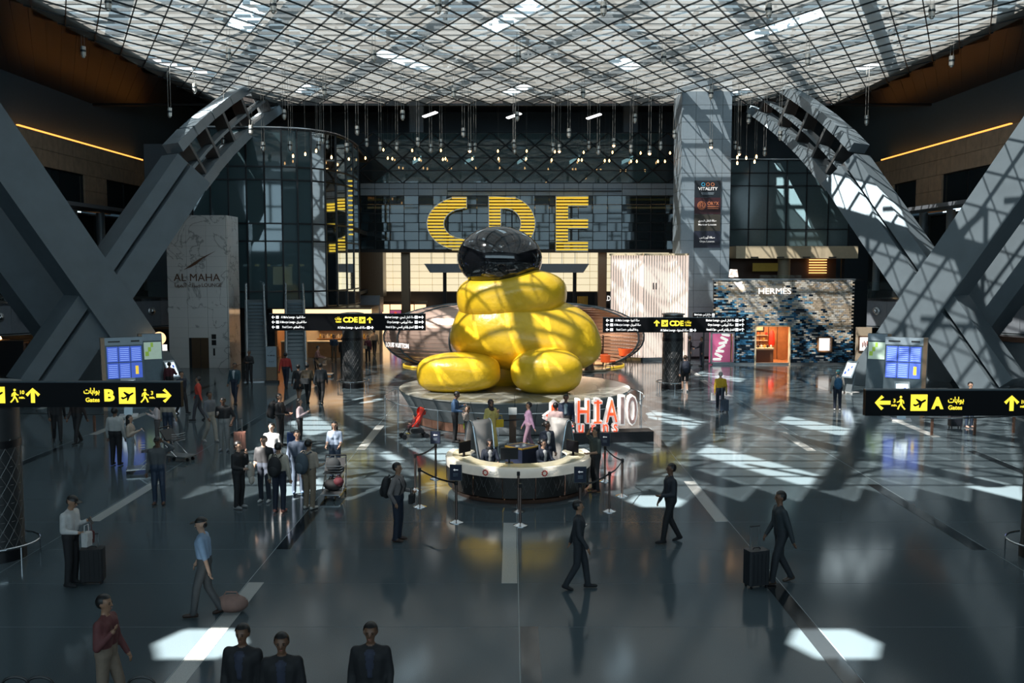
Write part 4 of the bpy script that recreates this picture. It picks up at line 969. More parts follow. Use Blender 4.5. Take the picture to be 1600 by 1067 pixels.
boulder(716, 582, 68, 31, 36.6, 1.25, 'yellow_skin', 'boulder', .04, seed=1)
boulder(853, 580, 56, 36, 36.2, 1.2, 'yellow_skin', 'boulder', -.03, seed=2)
boulder(772, 572, 60, 40, 38.9, 1.2, 'yellow_skin', 'boulder', 0, seed=5)
boulder(822, 522, 124, 60, 38.2, 1.9, 'yellow_skin', 'boulder', -.06, seed=3)
boulder(800, 464, 86, 42, 38.0, 1.6, 'yellow_skin', 'boulder', .05, seed=6)
boulder(781, 404, 66, 50, 37.9, 1.45, 'black_gloss', 'black_dome', -.05, sq=2.0, seed=8)
bl = thing('plinth_barrier', 'thin steel rope barrier ringing the round plinth', 'barrier', (PX, PY, 0))
MB().tube([(5.1*math.cos(2*PI*k/60), 5.1*math.sin(2*PI*k/60), .95) for k in range(60)], .014, 5, True).build('top_wire', 'steel_pale', bl)
for k in range(14): a = 2*PI*(k+.25)/14; MB().tube([(5.1*math.cos(a), 5.1*math.sin(a), 0), (5.1*math.cos(a), 5.1*math.sin(a), .97)], .016, 6).build('post', 'steel_pale', bl)

# ---- red and white celebration letters
hp = fl(946, 692); hs = thing('celebration_letters', 'white edged red letters and numerals on a black stepped base', 'letter sign', (hp.x, hp.y, 0), math.radians(8))
MB().box((.05, .35, .18), (3.3, .7, .36)).build('base', 'black', hs)
def big(s_, x, z, h, w, face, dep=.16):
    me = textmesh(s_, h, .045, dep); k = .0
    xs = [v.co.x for v in me.vertices]; sc_ = w/(max(xs)-min(xs)); me.transform(Matrix.Diagonal((sc_,1,1,1))); me.transform(RX); me.materials.append(MT('white_shell'))
    o = ob('letter', me, hs, (x, .3, z)); o['label'] = 'white shell letter ' + s_
    me = textmesh(s_, h, .0, .01); xs = [v.co.x for v in me.vertices]; me.transform(Matrix.Diagonal(((w-.09)/(max(xs)-min(xs)),1,1,1))); me.transform(RX); me.materials.append(MT(face)); ob('letter_face', me, o, (0, -dep-.012, 0))
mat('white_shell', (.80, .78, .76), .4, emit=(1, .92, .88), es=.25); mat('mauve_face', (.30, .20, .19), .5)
k_ = 33/FPX
def hx_(px): return (px-946)*k_
def hz_(py): return CAMH - (py-HOR)*k_
for ch, px, w in (('H', 912, 22), ('I', 935, 8), ('A', 957, 22)): big(ch, hx_(px), hz_(642.5), 1.12, w*k_, 'red_lit')
for ch, px, w in (('1', 974, 9), ('0', 990, 18)): big(ch, hx_(px), hz_(642.5), 1.36, w*k_, 'mauve_face')
for ch, px, w in (('t', 894, 10), ('u', 909, 12), ('r', 928, 9), ('n', 948, 12), ('s', 964, 10)): big(ch, hx_(px), hz_(666), .60, w*k_, 'red_lit', .10)
for z in (642.5-15.5, 642.5+15.5):
    o = MB().box((hx_(935), .3, hz_(z)), (15*k_, .32, 5.5*k_)).build('letter_serif', 'white_shell', hs); MB().box((hx_(935), .13, hz_(z)), (12*k_, .02, 3*k_)).build('letter_face', 'red_lit', o)
for q, (px, py, d) in enumerate(((866,638,-1),(884,638,1),(866,656,-1))):
    P = [(-.02*d,.30),(.10*d,.20),(.10*d,-.02),(.30*d,-.16),(.22*d,-.28),(.06*d,-.24),(-.12*d,-.02),(-.12*d,.2)]
    if d > 0: P = P[::-1]
    if q == 2: P = [(a, -b*.6) for a, b in P][::-1]
    sh_ = MB().plate([(hx_(px)+a*1.25, .14, hz_(py)+b*1.2) for a, b in P], (0,.3,0)).build('emblem_shell', 'white_shell', hs)
    MB().plate([(hx_(px)+a*.95, .11, hz_(py)+b*.9) for a, b in P], (0,.02,0)).build('emblem_face', 'red_lit', sh_)
ip = fl(801, 692); ipd = thing('info_pedestal', 'slim grey pedestal with a white card before the plinth', 'pedestal', (ip.x, ip.y-.1, 0)); MB().box((0,0,.55), (.24,.1,1.1)).build('post', 'brown', ipd); MB().box((0,-.06,1.12), (.28,.04,.24)).build('card', 'white', ipd); MB().box((0,0,.02), (.4,.3,.04)).build('foot', 'steel', ipd)

# ================================================================== INFORMATION DESK
DX, DY = .18, 25.85
dk = thing('information_desk', 'round information desk with a glowing cream counter and dark patterned front', 'desk', (DX, DY, 0))
mat('desk_dark', (.035, .032, .030), .3, metal=.3); mat('counter_top', (.52, .48, .36), .25); mat('counter_band', (.70, .66, .58), .3, emit=(1, .9, .75), es=.10)
A0, A1 = -PI*1.12, PI*.12
nseg = 9
for k in range(nseg):
    a, b = A0 + (A1-A0)*k/nseg, A0 + (A1-A0)*(k+1)/nseg
    MB().lathe([(1.62,.10),(1.93,.16),(1.95,.70),(1.62,.70)], 7, (0,0,0), a+.004, b-.004).build('front_panel', 'desk_dark', dk, smooth=False)
    MB().lathe([(1.60,0),(1.80,0),(1.84,.10),(1.62,.12)], 7, (0,0,0), a, b).build('copper_kick', 'rose_gold', dk)
    MB().tube([(1.962*math.cos(a), 1.962*math.sin(a), .16), (1.962*math.cos(a), 1.962*math.sin(a), .70)], .008, 4).build('copper_seam', 'rose_gold', dk)
MB().lathe([(1.30,.88),(1.30,.92),(1.97,.94),(1.99,.90),(1.97,.70),(1.62,.70)], 60, (0,0,0), A0, A1).build('counter_band', 'counter_band', dk, smooth=True)
MB().lathe([(1.32,.943),(1.80,.945),(1.80,.93)], 60, (0,0,0), A0, A1).build('counter_top', 'counter_top', dk, smooth=True)
lt = MB()
for k in range(54):
    a = A0 + (A1-A0)*(k+.3)/54
    for s_ in (-1, 1):
        z0 = .22 + .1*(k % 3); lt.tube([(1.955*math.cos(a), 1.955*math.sin(a), z0), (1.957*math.cos(a+s_*.06), 1.957*math.sin(a+s_*.06), z0+.28)], .004, 3)
lt.build('engraved_lines', 'lattice_line', dk, kind='stuff')
for px in (757, 850):
    p = at(px, 739.5, 24.0); an = math.atan2(p.y-DY-.0, p.x-DX); R_ = 2.0
    c0 = Vector((R_*math.cos(an), R_*math.sin(an), .81)); t = Vector((-math.sin(an), math.cos(an), 0))
    if t.x < 0: t = -t
    for q in range(9):
        w = 2*PI*q/9; MB().ball(tuple(c0 + t*(.065*math.cos(w)) + Vector((0,0,.065*math.sin(w)))), .021, 8, 6).build('red_logo_dot', 'red', dk)
    for q in range(3): MB().obox(c0+t*.12+Vector((0,0,.04-.035*q)), c0+t*(.34-.05*q)+Vector((0,0,.04-.035*q)), (.004,.004,0), (0,0,.014)).build('logo_line', 'panel_grey', dk)
MB().lathe([(.0,.02),(1.6,.02)], 40, (0,0,0)).build('floor_disc', 'desk_dark', dk)
mat('shell_grey', (.26, .245, .235), .45)
for i, (x, y, sd, lb) in enumerate(((-1.05, 2.1, 1, 'curved grey fin screen behind the desk by the seated headscarf clerk'), (1.12, 2.1, -1, 'curved grey fin screen behind the standing clerk'))):
    f = thing('fin_screen', lb, 'screen', (DX+x, DY+y, 0), sd*-.95)
    # folded sheet: rises from the floor, rolls over at the top and comes down outside
    prof = [(.28,0),(.20,.6),(.10,1.2),(.0,1.72),(-.06,1.86),(-.16,1.90),(-.24,1.84),(-.34,1.5),(-.50,.95),(-.62,.55)]
    pr = [(a*sd, z*.80) for a, z in prof]; mb = MB(); vs = []; fs = []
    for (a, z) in pr:
        w = .34*(.75+.25*math.sin(min(1, z/1.8)*PI/2)); vs += [(a, -w, z), (a, w, z)]
    m_ = len(pr)
    for q in range(m_-1): fs.append((2*q, 2*q+1, 2*q+3, 2*q+2))
    mb.add(vs, fs); o = mb.build('folded_sheet', 'shell_grey', f, smooth=True); md = o.modifiers.new('thick', 'SOLIDIFY'); md.thickness = .05
    for w in (-1, 1): MB().tube([(a, w*.34*(.75+.25*math.sin(min(1, z/1.8)*PI/2)), z) for a, z in pr], .022, 6).build('edge_trim', 'steel_pale', f)
cb = thing('navy_cube', 'navy display cube with gold edges inside the desk', 'display cube', (DX+.1, DY+.75, 0), PI/4)
MB().box((0,0,.5), (.66,.66,.98)).build('body', 'navy', cb); MB().box((0,0,1.0), (.68,.68,.03)).build('map_top', 'navy', cb)
for s_ in (-1, 1):
    MB().box((s_*.335,0,1.0), (.02,.69,.04)).build('gold_edge', 'gold', cb); MB().box((0,s_*.335,1.0), (.69,.02,.04)).build('gold_edge', 'gold', cb)
for q in range(5): MB().box((-.18+.09*q,.1*math.sin(q*2.1),1.018), (.12,.08,.006)).build('map_mark', 'panel_grey', cb)
def monitor(x, y, rz, lb):
    m = thing('monitor', lb, 'monitor', (DX+x, DY+y, .945), rz, 'monitors on the desk'); MB().box((0,0,.25), (.46,.03,.30)).build('screen', 'black', m); MB().box((0,.03,.06), (.05,.04,.14)).build('stem', 'black', m); MB().box((0,.03,.006), (.2,.16,.012)).build('foot', 'black', m)
monitor(-1.45, -.35, .9, 'black monitor beside the seated clerk in a headscarf'); monitor(-.25, -1.28, .12, 'pale backed monitor in front of the seated headscarf clerk'); monitor(1.45, -.25, -.9, 'black monitor at the copper seamed end of the desk')

# ---- queue posts and belts
def queuepost(px, py, label, framed=False, facing=0.0):
    p = fl(px, py); t = thing('queue_post', label, 'queue post', (p.x, p.y, 0), facing, 'queue posts around the desk')
    MB().lathe([(.0,0),(.17,.0),(.17,.012),(.06,.05),(.03,.07)], 24).build('base', 'chrome', t, smooth=True); MB().tube([(0,0,.05),(0,0,.98)], .03, 12).build('post', 'post_bronze', t, smooth=True); MB().lathe([(.042,.90),(.042,.99),(.03,1.0)], 14).build('head', 'black', t, smooth=True)
    if framed:
        f = MB().box((0,-.02,1.20), (.29,.035,.38)).build('sign_frame', 'steel_dark', t); MB().box((0,-.045,1.20), (.26,.012,.345)).build('notice', 'navy', f)
        MB().plate([(-.06,-.055,1.27),(-.02,-.055,1.30),(-.02,-.055,1.28),(.06,-.055,1.28),(.06,-.055,1.26),(-.02,-.055,1.26),(-.02,-.055,1.24)], (0,.004,0)).build('notice_arrow', 'print_white', f)
        for q in range(3): MB().box((0,-.055,1.18-.03*q), (.12,.006,.008)).build('notice_line', 'panel_grey', f)
    return Vector((p.x, p.y, 0))
mat('post_bronze', (.20, .14, .12), .25, metal=.9)
Q = {}
for key, px, py, fr, lb in [('a',681,748,1,'framed queue post behind the waiting man in the grey sweater'),('b',649,766,0,'plain queue post beside the waiting man in the grey sweater'),('c',656,792,0,'plain queue post just behind the waiting man elbow'),('d',713,816,1,'framed queue post before the desk, towards the man in the grey sweater'),
        ('e',810,799,0,'plain queue post touching the desk front'),('f',813,821,0,'plain queue post at the tip of the pale floor stripe'),('g',906,820,1,'framed queue post before the desk with a bronze bottom, towards the man in dark green'),('h',952,799,0,'plain queue post near the man in dark green'),
        ('i',972,775,0,'plain queue post standing outermost past the man in dark green'),('j',945,752,1,'framed queue post behind the man in dark green'),('k',747,699,0,'plain queue post behind the desk near the yellow dress'),('l',823,698,0,'plain queue post behind the desk near the plinth pedestal')]:
    Q[key] = queuepost(px, py, lb, fr, random.uniform(-.3,.3))
for a, b, lb in [('a','b','black queue belt behind the waiting man'),('c','d','black queue belt running to the desk front past the waiting man'),('g','h','black queue belt beside the man in dark green'),('h','i','black queue belt outside the man in dark green'),('i','j','black queue belt behind the man in dark green'),('k','l','black queue belt behind the desk')]:
    A, B_ = Q[a], Q[b]; d = (B_-A).normalized(); t = thing('queue_belt', lb, 'belt', A, 0, 'queue belts around the desk'); mb = MB(); nn = Vector((-d.y, d.x, 0))*.004
    A2, B2 = d*.045, (B_-A)-d*.045; pts = [A2.lerp(B2, q/8) + Vector((0,0,.945-.05*math.sin(PI*q/8))) for q in range(9)]
    for p0, p1 in zip(pts[:-1], pts[1:]): mb.obox(p0, p1, nn, (0,0,.045))
    mb.build('belt_strap', 'black', t); MB().box((A2.x, A2.y, .945), (.02,.02,.06)).build('belt_clip', 'black', t); MB().box((B2.x, B2.y, .945), (.02,.02,.06)).build('belt_clip', 'black', t)

# ================================================================== RIBBED POD BEHIND THE SCULPTURE
QX, QY = .1, 57.6
pd = thing('ribbed_pod', 'bulging pod of rose metal slats with an open lit mouth', 'pavilion', (QX, QY, 0))
mat('pod_slat', (.56, .40, .33), .38, metal=.35, noise=(1.0, .12)); mat('pod_inner', (.50, .30, .20), .6)
ex, ey, ez, zc = 7.75, 3.6, 2.05, 1.72
rows = 22
o0, o1 = math.radians(-68), math.radians(-20)       # mouth
def podp(a, p, k=1.0): c = max(0, math.cos(p))**.62; return (ex*k*c*math.cos(a), ey*k*c*math.sin(a), zc + ez*k*math.sin(p))
for r in range(rows):
    p0 = math.radians(-52 + 132*r/rows); p1 = math.radians(-52 + 132*(r+1)/rows) - .008; mb = MB(); vs = []; fs = []; n = 72
    for i in range(n+1):
        a = o1 + (2*PI - (o1-o0))*i/n
        vs += [podp(a, p0, 1.0), podp(a, p1, 1.008), podp(a, p1, .985)]
    for i in range(n): fs += [(3*i,3*i+3,3*i+4,3*i+1), (3*i+1,3*i+4,3*i+5,3*i+2)]
    mb.add(vs, fs); mb.build('slat_ring', 'pod_slat', pd, smooth=True)
vs = []; mb = MB(); n = 40
for j in range(5):
    p = math.radians(60 + 30*j/4)
    for i in range(n): vs.append(podp(2*PI*i/n, p, 1.0))
mb.add(vs, [(j*n+i, j*n+(i+1) % n, (j+1)*n+(i+1) % n, (j+1)*n+i) for j in range(4) for i in range(n)]); mb.build('crown', 'pod_slat', pd, smooth=True)
for a in (-172, -150, -118, -90, -68, -20, -5): MB().tube([podp(math.radians(a), math.radians(-52+132*q/14), 1.012) for q in range(15)], .05, 6).build('rib', 'steel_dark', pd)
MB().lathe([(0,.0),(1.0,.0),(1.0,.12),(0,.12)], 48, (0,0,0), sx=6.6, sy=3.6).build('platform', 'cream', pd); MB().lathe([(1.0,.02),(1.012,.02),(1.012,.10),(1.0,.10)], 48, (0,0,0), sx=6.6, sy=3.6).build('lit_edge', 'gold_lit', pd)
MB().box((1.4, 1.4, 1.5), (6.4,.1,2.8)).build('inner_wall', 'pod_inner', pd); MB().plate([(1.0,-4.6,.02),(5.2,-3.4,.02),(5.6,-2.4,.02),(.8,-3.2,.02)], (0,0,.1)).build('apron', 'cream', pd)
text('pod_lettering', 'LOUIS VUITTON', .36, 'white_lit', pd, (X_(619, 54.6)-QX, 54.9-QY, 1.42), rz=-.75, width=2.0)
arealight('pod_light', (3.4, -.6, 2.9), (4, 1.6), 260, (1, .72, .48), pd)
for i, (px, py) in enumerate(((893,578),(950,577),(978,566))):
    p = fl(px, py, .12); t = thing('tub_chair', ['orange tub chair with a seated person inside the pod','orange tub chair at the small pod table','orange lounge chair by the pod mouth edge'][i], 'chair', (p.x, p.y, .12), i*1.1, 'orange chairs in the pod')
    MB().lathe([(.10,.38),(.42,.42),(.44,.5),(.1,.5)], 18).build('seat', 'orange', t, smooth=True); MB().lathe([(.40,.45),(.48,.85),(.43,.86),(.37,.5)], 16, (0,0,0), .4, PI*1.2).build('backrest', 'orange', t, smooth=True)
    for q in range(4): a = PI/4+q*PI/2; MB().tube([(.25*math.cos(a),.25*math.sin(a),.4),(.36*math.cos(a),.36*math.sin(a),0)], .018, 6).build('leg', 'black', t)
p = fl(921, 578, .12); t = thing('cafe_table', 'brown pedestal table between orange chairs in the pod', 'table', (p.x, p.y, .12)); MB().lathe([(.42,.70),(.42,.74)], 20).build('table_top', 'brown', t); MB().lathe([(.3,0),(.2,.4),(.25,.7)], 16).build('pedestal', 'brown', t, smooth=True)
sf = thing('luggage_shelf', 'tall dark shelf of luggage cases in the pod mouth', 'shelf', (4.7, 56.3, .12))
for z in (.0, .55, 1.1, 1.65): MB().box((0,0,z+.03), (1.3,.5,.05)).build('shelf_board', 'wood_dark', sf)
for x in (-.65, .65): MB().box((x,0,.9), (.05,.5,1.8)).build('upright', 'black', sf)
for q in range(5):
    s_ = thing('shelf_case', ['small black case','tan hard case','black upright case','brown soft case','grey hard case'][q] + ' on the luggage shelf', 'case', (4.3+.42*(q % 3), 56.25, .18+.55*(q//2)), 0, 'cases on the luggage shelf'); MB().box((0,0,.2), (.3,.2,.38)).build('shell', ['black','wood','black_gloss','brown','steel_dark'][q], s_); MB().box((0,0,.42), (.1,.03,.04)).build('handle', 'black', s_)

# ================================================================== HANGING LAMPS
LAMPS = [(130,80,17),(265,175,15),(304,137,15),(349,217,13),(392,202,13),(357,84,16),(169,4,18),(427,8,18),(685,9,18),(584,86,16),(507,141,15),(709,144,15),(444,178,15),(629,179,15),(411,228,11),(453,227,11),(504,216,13),(498,227,9),(542,230,12),(558,203,13),(573,222,10),(594,228,12),(620,228,11),(653,221,12),(673,231,12),(689,223,10),(724,206,14),(734,230,12),(742,229,10),
 (943,12,18),(810,89,16),(1037,90,16),(911,145,15),(1111,146,15),(808,181,14),(992,184,14),(889,207,14),(1054,209,13),(803,224,9),(804,233,11),(864,230,12),(874,231,11),(920,226,10),(935,234,12),(959,222,11),(986,232,10),(1015,234,12),(1032,227,10),(1064,234,10),(1111,224,12),(1149,226,9),(1155,235,12),(1195,236,12),(1170,185,14),
 (1456,17,18),(1262,92,16),(1311,149,14),(1487,95,16),(1354,187,15),(1219,211,14),(1260,228,14),(1201,15,18)]
mat('lamp_shell', (.50, .50, .47), .28, metal=.7); mat('cable', (.20, .20, .19), .5)
lampm = {}
for k_ in (0, 1):
    lampm[k_] = (MB().lathe([(.05,.24),(.12,.22),(.12,.02),(.10,.0),(.12,-.02),(.12,-.22)], 14).mesh('housing', 'lamp_shell', True), MB().lathe([(.125,.06),(.135,.04),(.135,-.02),(.125,-.04)], 14).mesh('collar', 'bar_dark', True),
                 MB().ball((0,0,-.25), (.085,.085,.08), 10, 6).mesh('bulb', 'bulb_warm' if k_ else 'lamp_shell', True))
glow = {(959,222),(1015,234),(1111,224),(1155,235),(1260,228),(734,230),(874,231)}
for px, py, s_ in LAMPS:
    Y = min(66.0, max(41.0, 1500*.48/s_ if s_ < 13 else {13:60,14:58,15:54,16:50,17:47,18:42.5}[s_])); p = at(px, py, Y)
    if px < 565 and Y > 57: Y = 57.0; p = at(px, py, Y)
    if Y > 64: Y = 64.0 if px != 803 else 61.0; p = at(px, py, Y)
    if p.z > ZC - .6: p = at(px, py, (ZC-.9-CAMH)*FPX/(HOR-py))
    g_ = (px, py) in glow
    t = thing('pendant_lamp', 'glowing cylinder pendant lamp on long twin cables' if g_ else 'unlit steel cylinder pendant lamp on long twin cables', 'pendant lamp', p, 0, 'glowing pendants' if g_ else 'cylinder pendants under the skylight')
    for me in lampm[1 if g_ else 0]: ob(me.name.split('.')[0], me, t)
    for s2 in (-1, 1): MB().tube([(s2*.07,0,.2),(s2*.07,0,ZC-p.z+.03)], .009, 4).build('cable', 'cable', t)
GLASS_GLINTS = [(599,235),(571,248),(606,248),(613,249),(644,236),(648,249),(655,250),(689,236),(692,250),(696,249),(738,249),(778,237),(779,249),(823,237),(822,249),(862,251),(867,238),(912,239),(904,251),(909,251),(957,239),(945,252),(952,252),(1001,240),(986,253),(995,253),(1047,240),(1028,253),(1039,253),(458,245),(477,242),(494,237),(518,247),(1152,247),(1166,248),(1182,246),(1152,256),(1179,254)]
bm = MB().lathe([(.02,.16),(.035,.12),(.055,.04),(.04,-.03),(.01,-.06)], 10).mesh('bulb', 'bulb_warm', True); cm = MB().lathe([(.05,.15),(.05,.24),(.02,.26)], 8).mesh('cap', 'bar_dark')
for px, py in GLASS_GLINTS:  # warm dots built as bulbs stand in for lamp reflections in the glass
    Y = 72.5 if px > 565 and px < 1060 else 58.0; p = at(px, py, Y); top = (20.0 if Y > 66 else ZC) - p.z
    t = thing('bulb_pendant', 'tiny warm bare bulb hanging on a thin wire before dark glass', 'bulb', p, 0, 'bare bulbs before the glass screen'); ob('bulb', bm, t); ob('cap', cm, t); MB().tube([(0,0,.25),(0,0,top)], .006, 3).build('wire', 'cable', t)

# ================================================================== TOTEMS AND KIOSKS
def totem(x, y, rz, label, w=1.5, h=3.0, big_=True):
    t = thing('flight_totem' if big_ else 'map_totem', label, 'display board', (x, y, 0), rz); tl = .16
    def sheet(nm, m, x0, x1, z0, z1, d0, th, par=None):
        q = [(x0, z0), (x1, z0), (x1, z1), (x0, z1)]; return MB().plate([(a, -d0 + z*tl, z) for a, z in q], (0, th, 0)).build(nm, m, par or t)
    sheet('slab', 'steel_dark', -w/2, w/2, 0, h, .0, .28); sheet('bronze_side', 'bronze', (-w/2-.16) if rz > 0 else w/2, -w/2 if rz > 0 else w/2+.16, 0, h, .02, .34)
    hd = sheet('header', 'panel_grey', -w/2, w/2, h-.32, h, .03, .04)
    if big_:
        for r in range(2):
            for c in range(3):
                x0 = -w/2+.05+c*(w-.1)/3; z0 = h-1.02-r*.68; s_ = sheet('screen', 'screen_blue', x0+.015, x0+(w-.1)/3-.015, z0, z0+.64, .035, .03)
                for q in range(7):
                    if r == 1 and c == 2:
                        break
                    sheet('text_row', 'screen_line', x0+.06, x0+(w-.1)/3-.06, z0+.06+q*.08, z0+.078+q*.08, .04, .01, s_)
                if r == 1 and c == 2: sheet('map_mark', 'gold_lit', x0+.18, x0+.3, z0+.15, z0+.5, .04, .01, s_)
        sheet('header_line', 'black', -.62, -.15, h-.20, h-.14, .035, .01, hd); sheet('header_line', 'black', .28, .62, h-.20, h-.13, .035, .01, hd)
    else:
        m_ = sheet('map', 'map_green', -w/2+.05, w/2-.05, h-1.15, h-.38, .035, .03)
        for q in range(3): sheet('map_patch', 'map_leaf', -w/2+.1+.12*q, -w/2+.25+.1*q, h-1.0+.2*q, h-.8+.2*q, .045, .012, m_)
    return t
emat('map_green', (.45, .60, .50), .30); emat('map_leaf', (.30, .50, .06), .3)
totem(X_(197, 40)-.1, 40, .50, 'slanted flight board of six blue screens by the dark cross beam'); totem(X_(238, 43.5), 43.5, .50, 'slanted map board standing next to the dark cross beam', .85, 2.9, False)
totem(X_(1413, 40), 40, -.50, 'slanted flight board of six blue screens by the sunlit cross beam'); totem(X_(1371, 43.5), 43.5, -.50, 'slanted map board standing next to the sunlit cross beam', .85, 2.9, False)
def kiosk(px, py, rz, label):
    p = fl(px, py); t = thing('touch_kiosk', label, 'kiosk', (p.x, p.y, 0), rz); MB().box((0,0,.03), (.7,.6,.06)).build('base', 'white', t)
    MB().plate([(-.16,-.1,.06),(.16,-.1,.06),(.16,.15,1.0),(-.16,.15,1.0)], (0,.12,0)).build('stem', 'steel_pale', t); h = MB().plate([(-.28,-.28,.75),(.28,-.28,.75),(.28,.18,1.45),(-.28,.18,1.45)], (0,.1,.06)).build('head', 'steel_pale', t)
    MB().plate([(-.22,-.255,.82),(.22,-.255,.82),(.22,.155,1.41),(-.22,.155,1.41)], (0,-.02,.012)).build('screen', 'screen_pale', t)
    for q in range(3): MB().plate([(-.16+.11*q,-.21+.1*q,.90+.13*q),(-.08+.11*q,-.21+.1*q,.90+.13*q),(-.08+.11*q,-.13+.1*q,1.01+.13*q),(-.16+.11*q,-.13+.1*q,1.01+.13*q)], (0,-.035,.03)).build('screen_tile', 'screen_blue', t)
kiosk(269, 613, .9, 'white touch kiosk near the marble lounge tower'); kiosk(1327, 614, -.9, 'white touch kiosk by the traveller in the teal cap'); kiosk(201, 650, .3, 'white touch kiosk half hidden behind the gates B sign'); kiosk(1408, 657, -.3, 'white touch kiosk half hidden behind the gates A sign')
gl = thing('globe_sign', 'small lit globe sign near the map board', 'sign', (X_(247, 47), 47, 0)); MB().tube([(0,0,0),(0,0,2.1)], .05, 8).build('pole', 'panel_grey', gl); MB().ball((0,0,2.45), .32, 16, 10).build('globe', 'warm_soft', gl, smooth=True); MB().box((.1,-.1,2.0), (.6,.1,.3)).build('name_plate', 'white_lit', gl)
# guard rails by the right beam
def hoop(px, py, r, rz, label):
    p = fl(px, py); t = thing('guard_rail', label, 'rail', (p.x, p.y, 0), rz); MB().tube([(-r,0,.62),(-r*.4,-.15,.62),(r*.4,-.15,.62),(r,0,.62)], .03, 8).build('bar', 'chrome', t)
    for q in (-1, 0, 1): MB().box((q*r*.8, -.1*(1-abs(q)), .3), (.09,.04,.6)).build('post', 'rose_gold', t)
hoop(1520, 678, 2.0, .15, 'chrome guard rail under the gates A sign'); hoop(85, 672, 2.0, -.15, 'chrome guard rail under the gates B sign')

# ================================================================== PEOPLE
_cm = {}
def cmat(rgb, rough=.75):
    k = 'cloth_%02x%02x%02x' % tuple(int(255*min(1, c)) for c in rgb)
    if k not in _cm: mat(k, rgb, rough, noise=(14, .10)); _cm[k] = k
    return k
mat('eye_dark', (.01, .008, .007), .2); mat('lip', (.28, .09, .075), .5); mat('hair_black', (.008, .007, .007), .45); mat('hair_brown', (.05, .028, .015), .5); mat('hair_grey', (.30, .29, .28), .6)
SKIN = {'light': (.50, .30, .21), 'tan': (.33, .18, .11), 'brown': (.17, .085, .05), 'dark': (.065, .032, .020)}
for k, c in SKIN.items(): mat('skin_' + k, c, .5)
ARMS = {'down': ((.06,.02,-.29),(.08,-.05,-.54)), 'phone': ((.05,.0,-.28),(-.06,-.27,-.15)), 'head': ((.20,-.06,.08),(.0,-.09,.24)), 'push': ((.04,-.08,-.26),(.03,-.36,-.34)),
        'pull': ((.06,.08,-.28),(.08,.15,-.52)), 'cross': ((.08,-.05,-.27),(-.13,-.22,-.25)), 'pocket': ((.13,.06,-.27),(.07,-.04,-.47)), 'chin': ((.03,-.12,-.24),(-.07,-.18,.02)), 'desk': ((.08,-.12,-.24),(.02,-.38,-.26)), 'hold': ((.06,-.02,-.28),(.0,-.26,-.30)), 'swing': ((.06,-.03,-.28),(.05,-.17,-.50)), 'bagup': ((.08,-.02,-.28),(.02,-.18,-.10))}
PEOPLE = []
def sc3(p, k): return Vector(p) * k
def capsule(mb, A, B, ra, rb):
    A, B = Vector(A), Vector(B)
    mb.ball(A, ra, 10, 6); mb.ball(B, rb, 10, 6)
    if (B-A).length > 1e-4:
        n = 3; mb.tube([A.lerp(B, i/n) for i in range(n+1)], [ra + (rb-ra)*i/n for i in range(n+1)], 10)
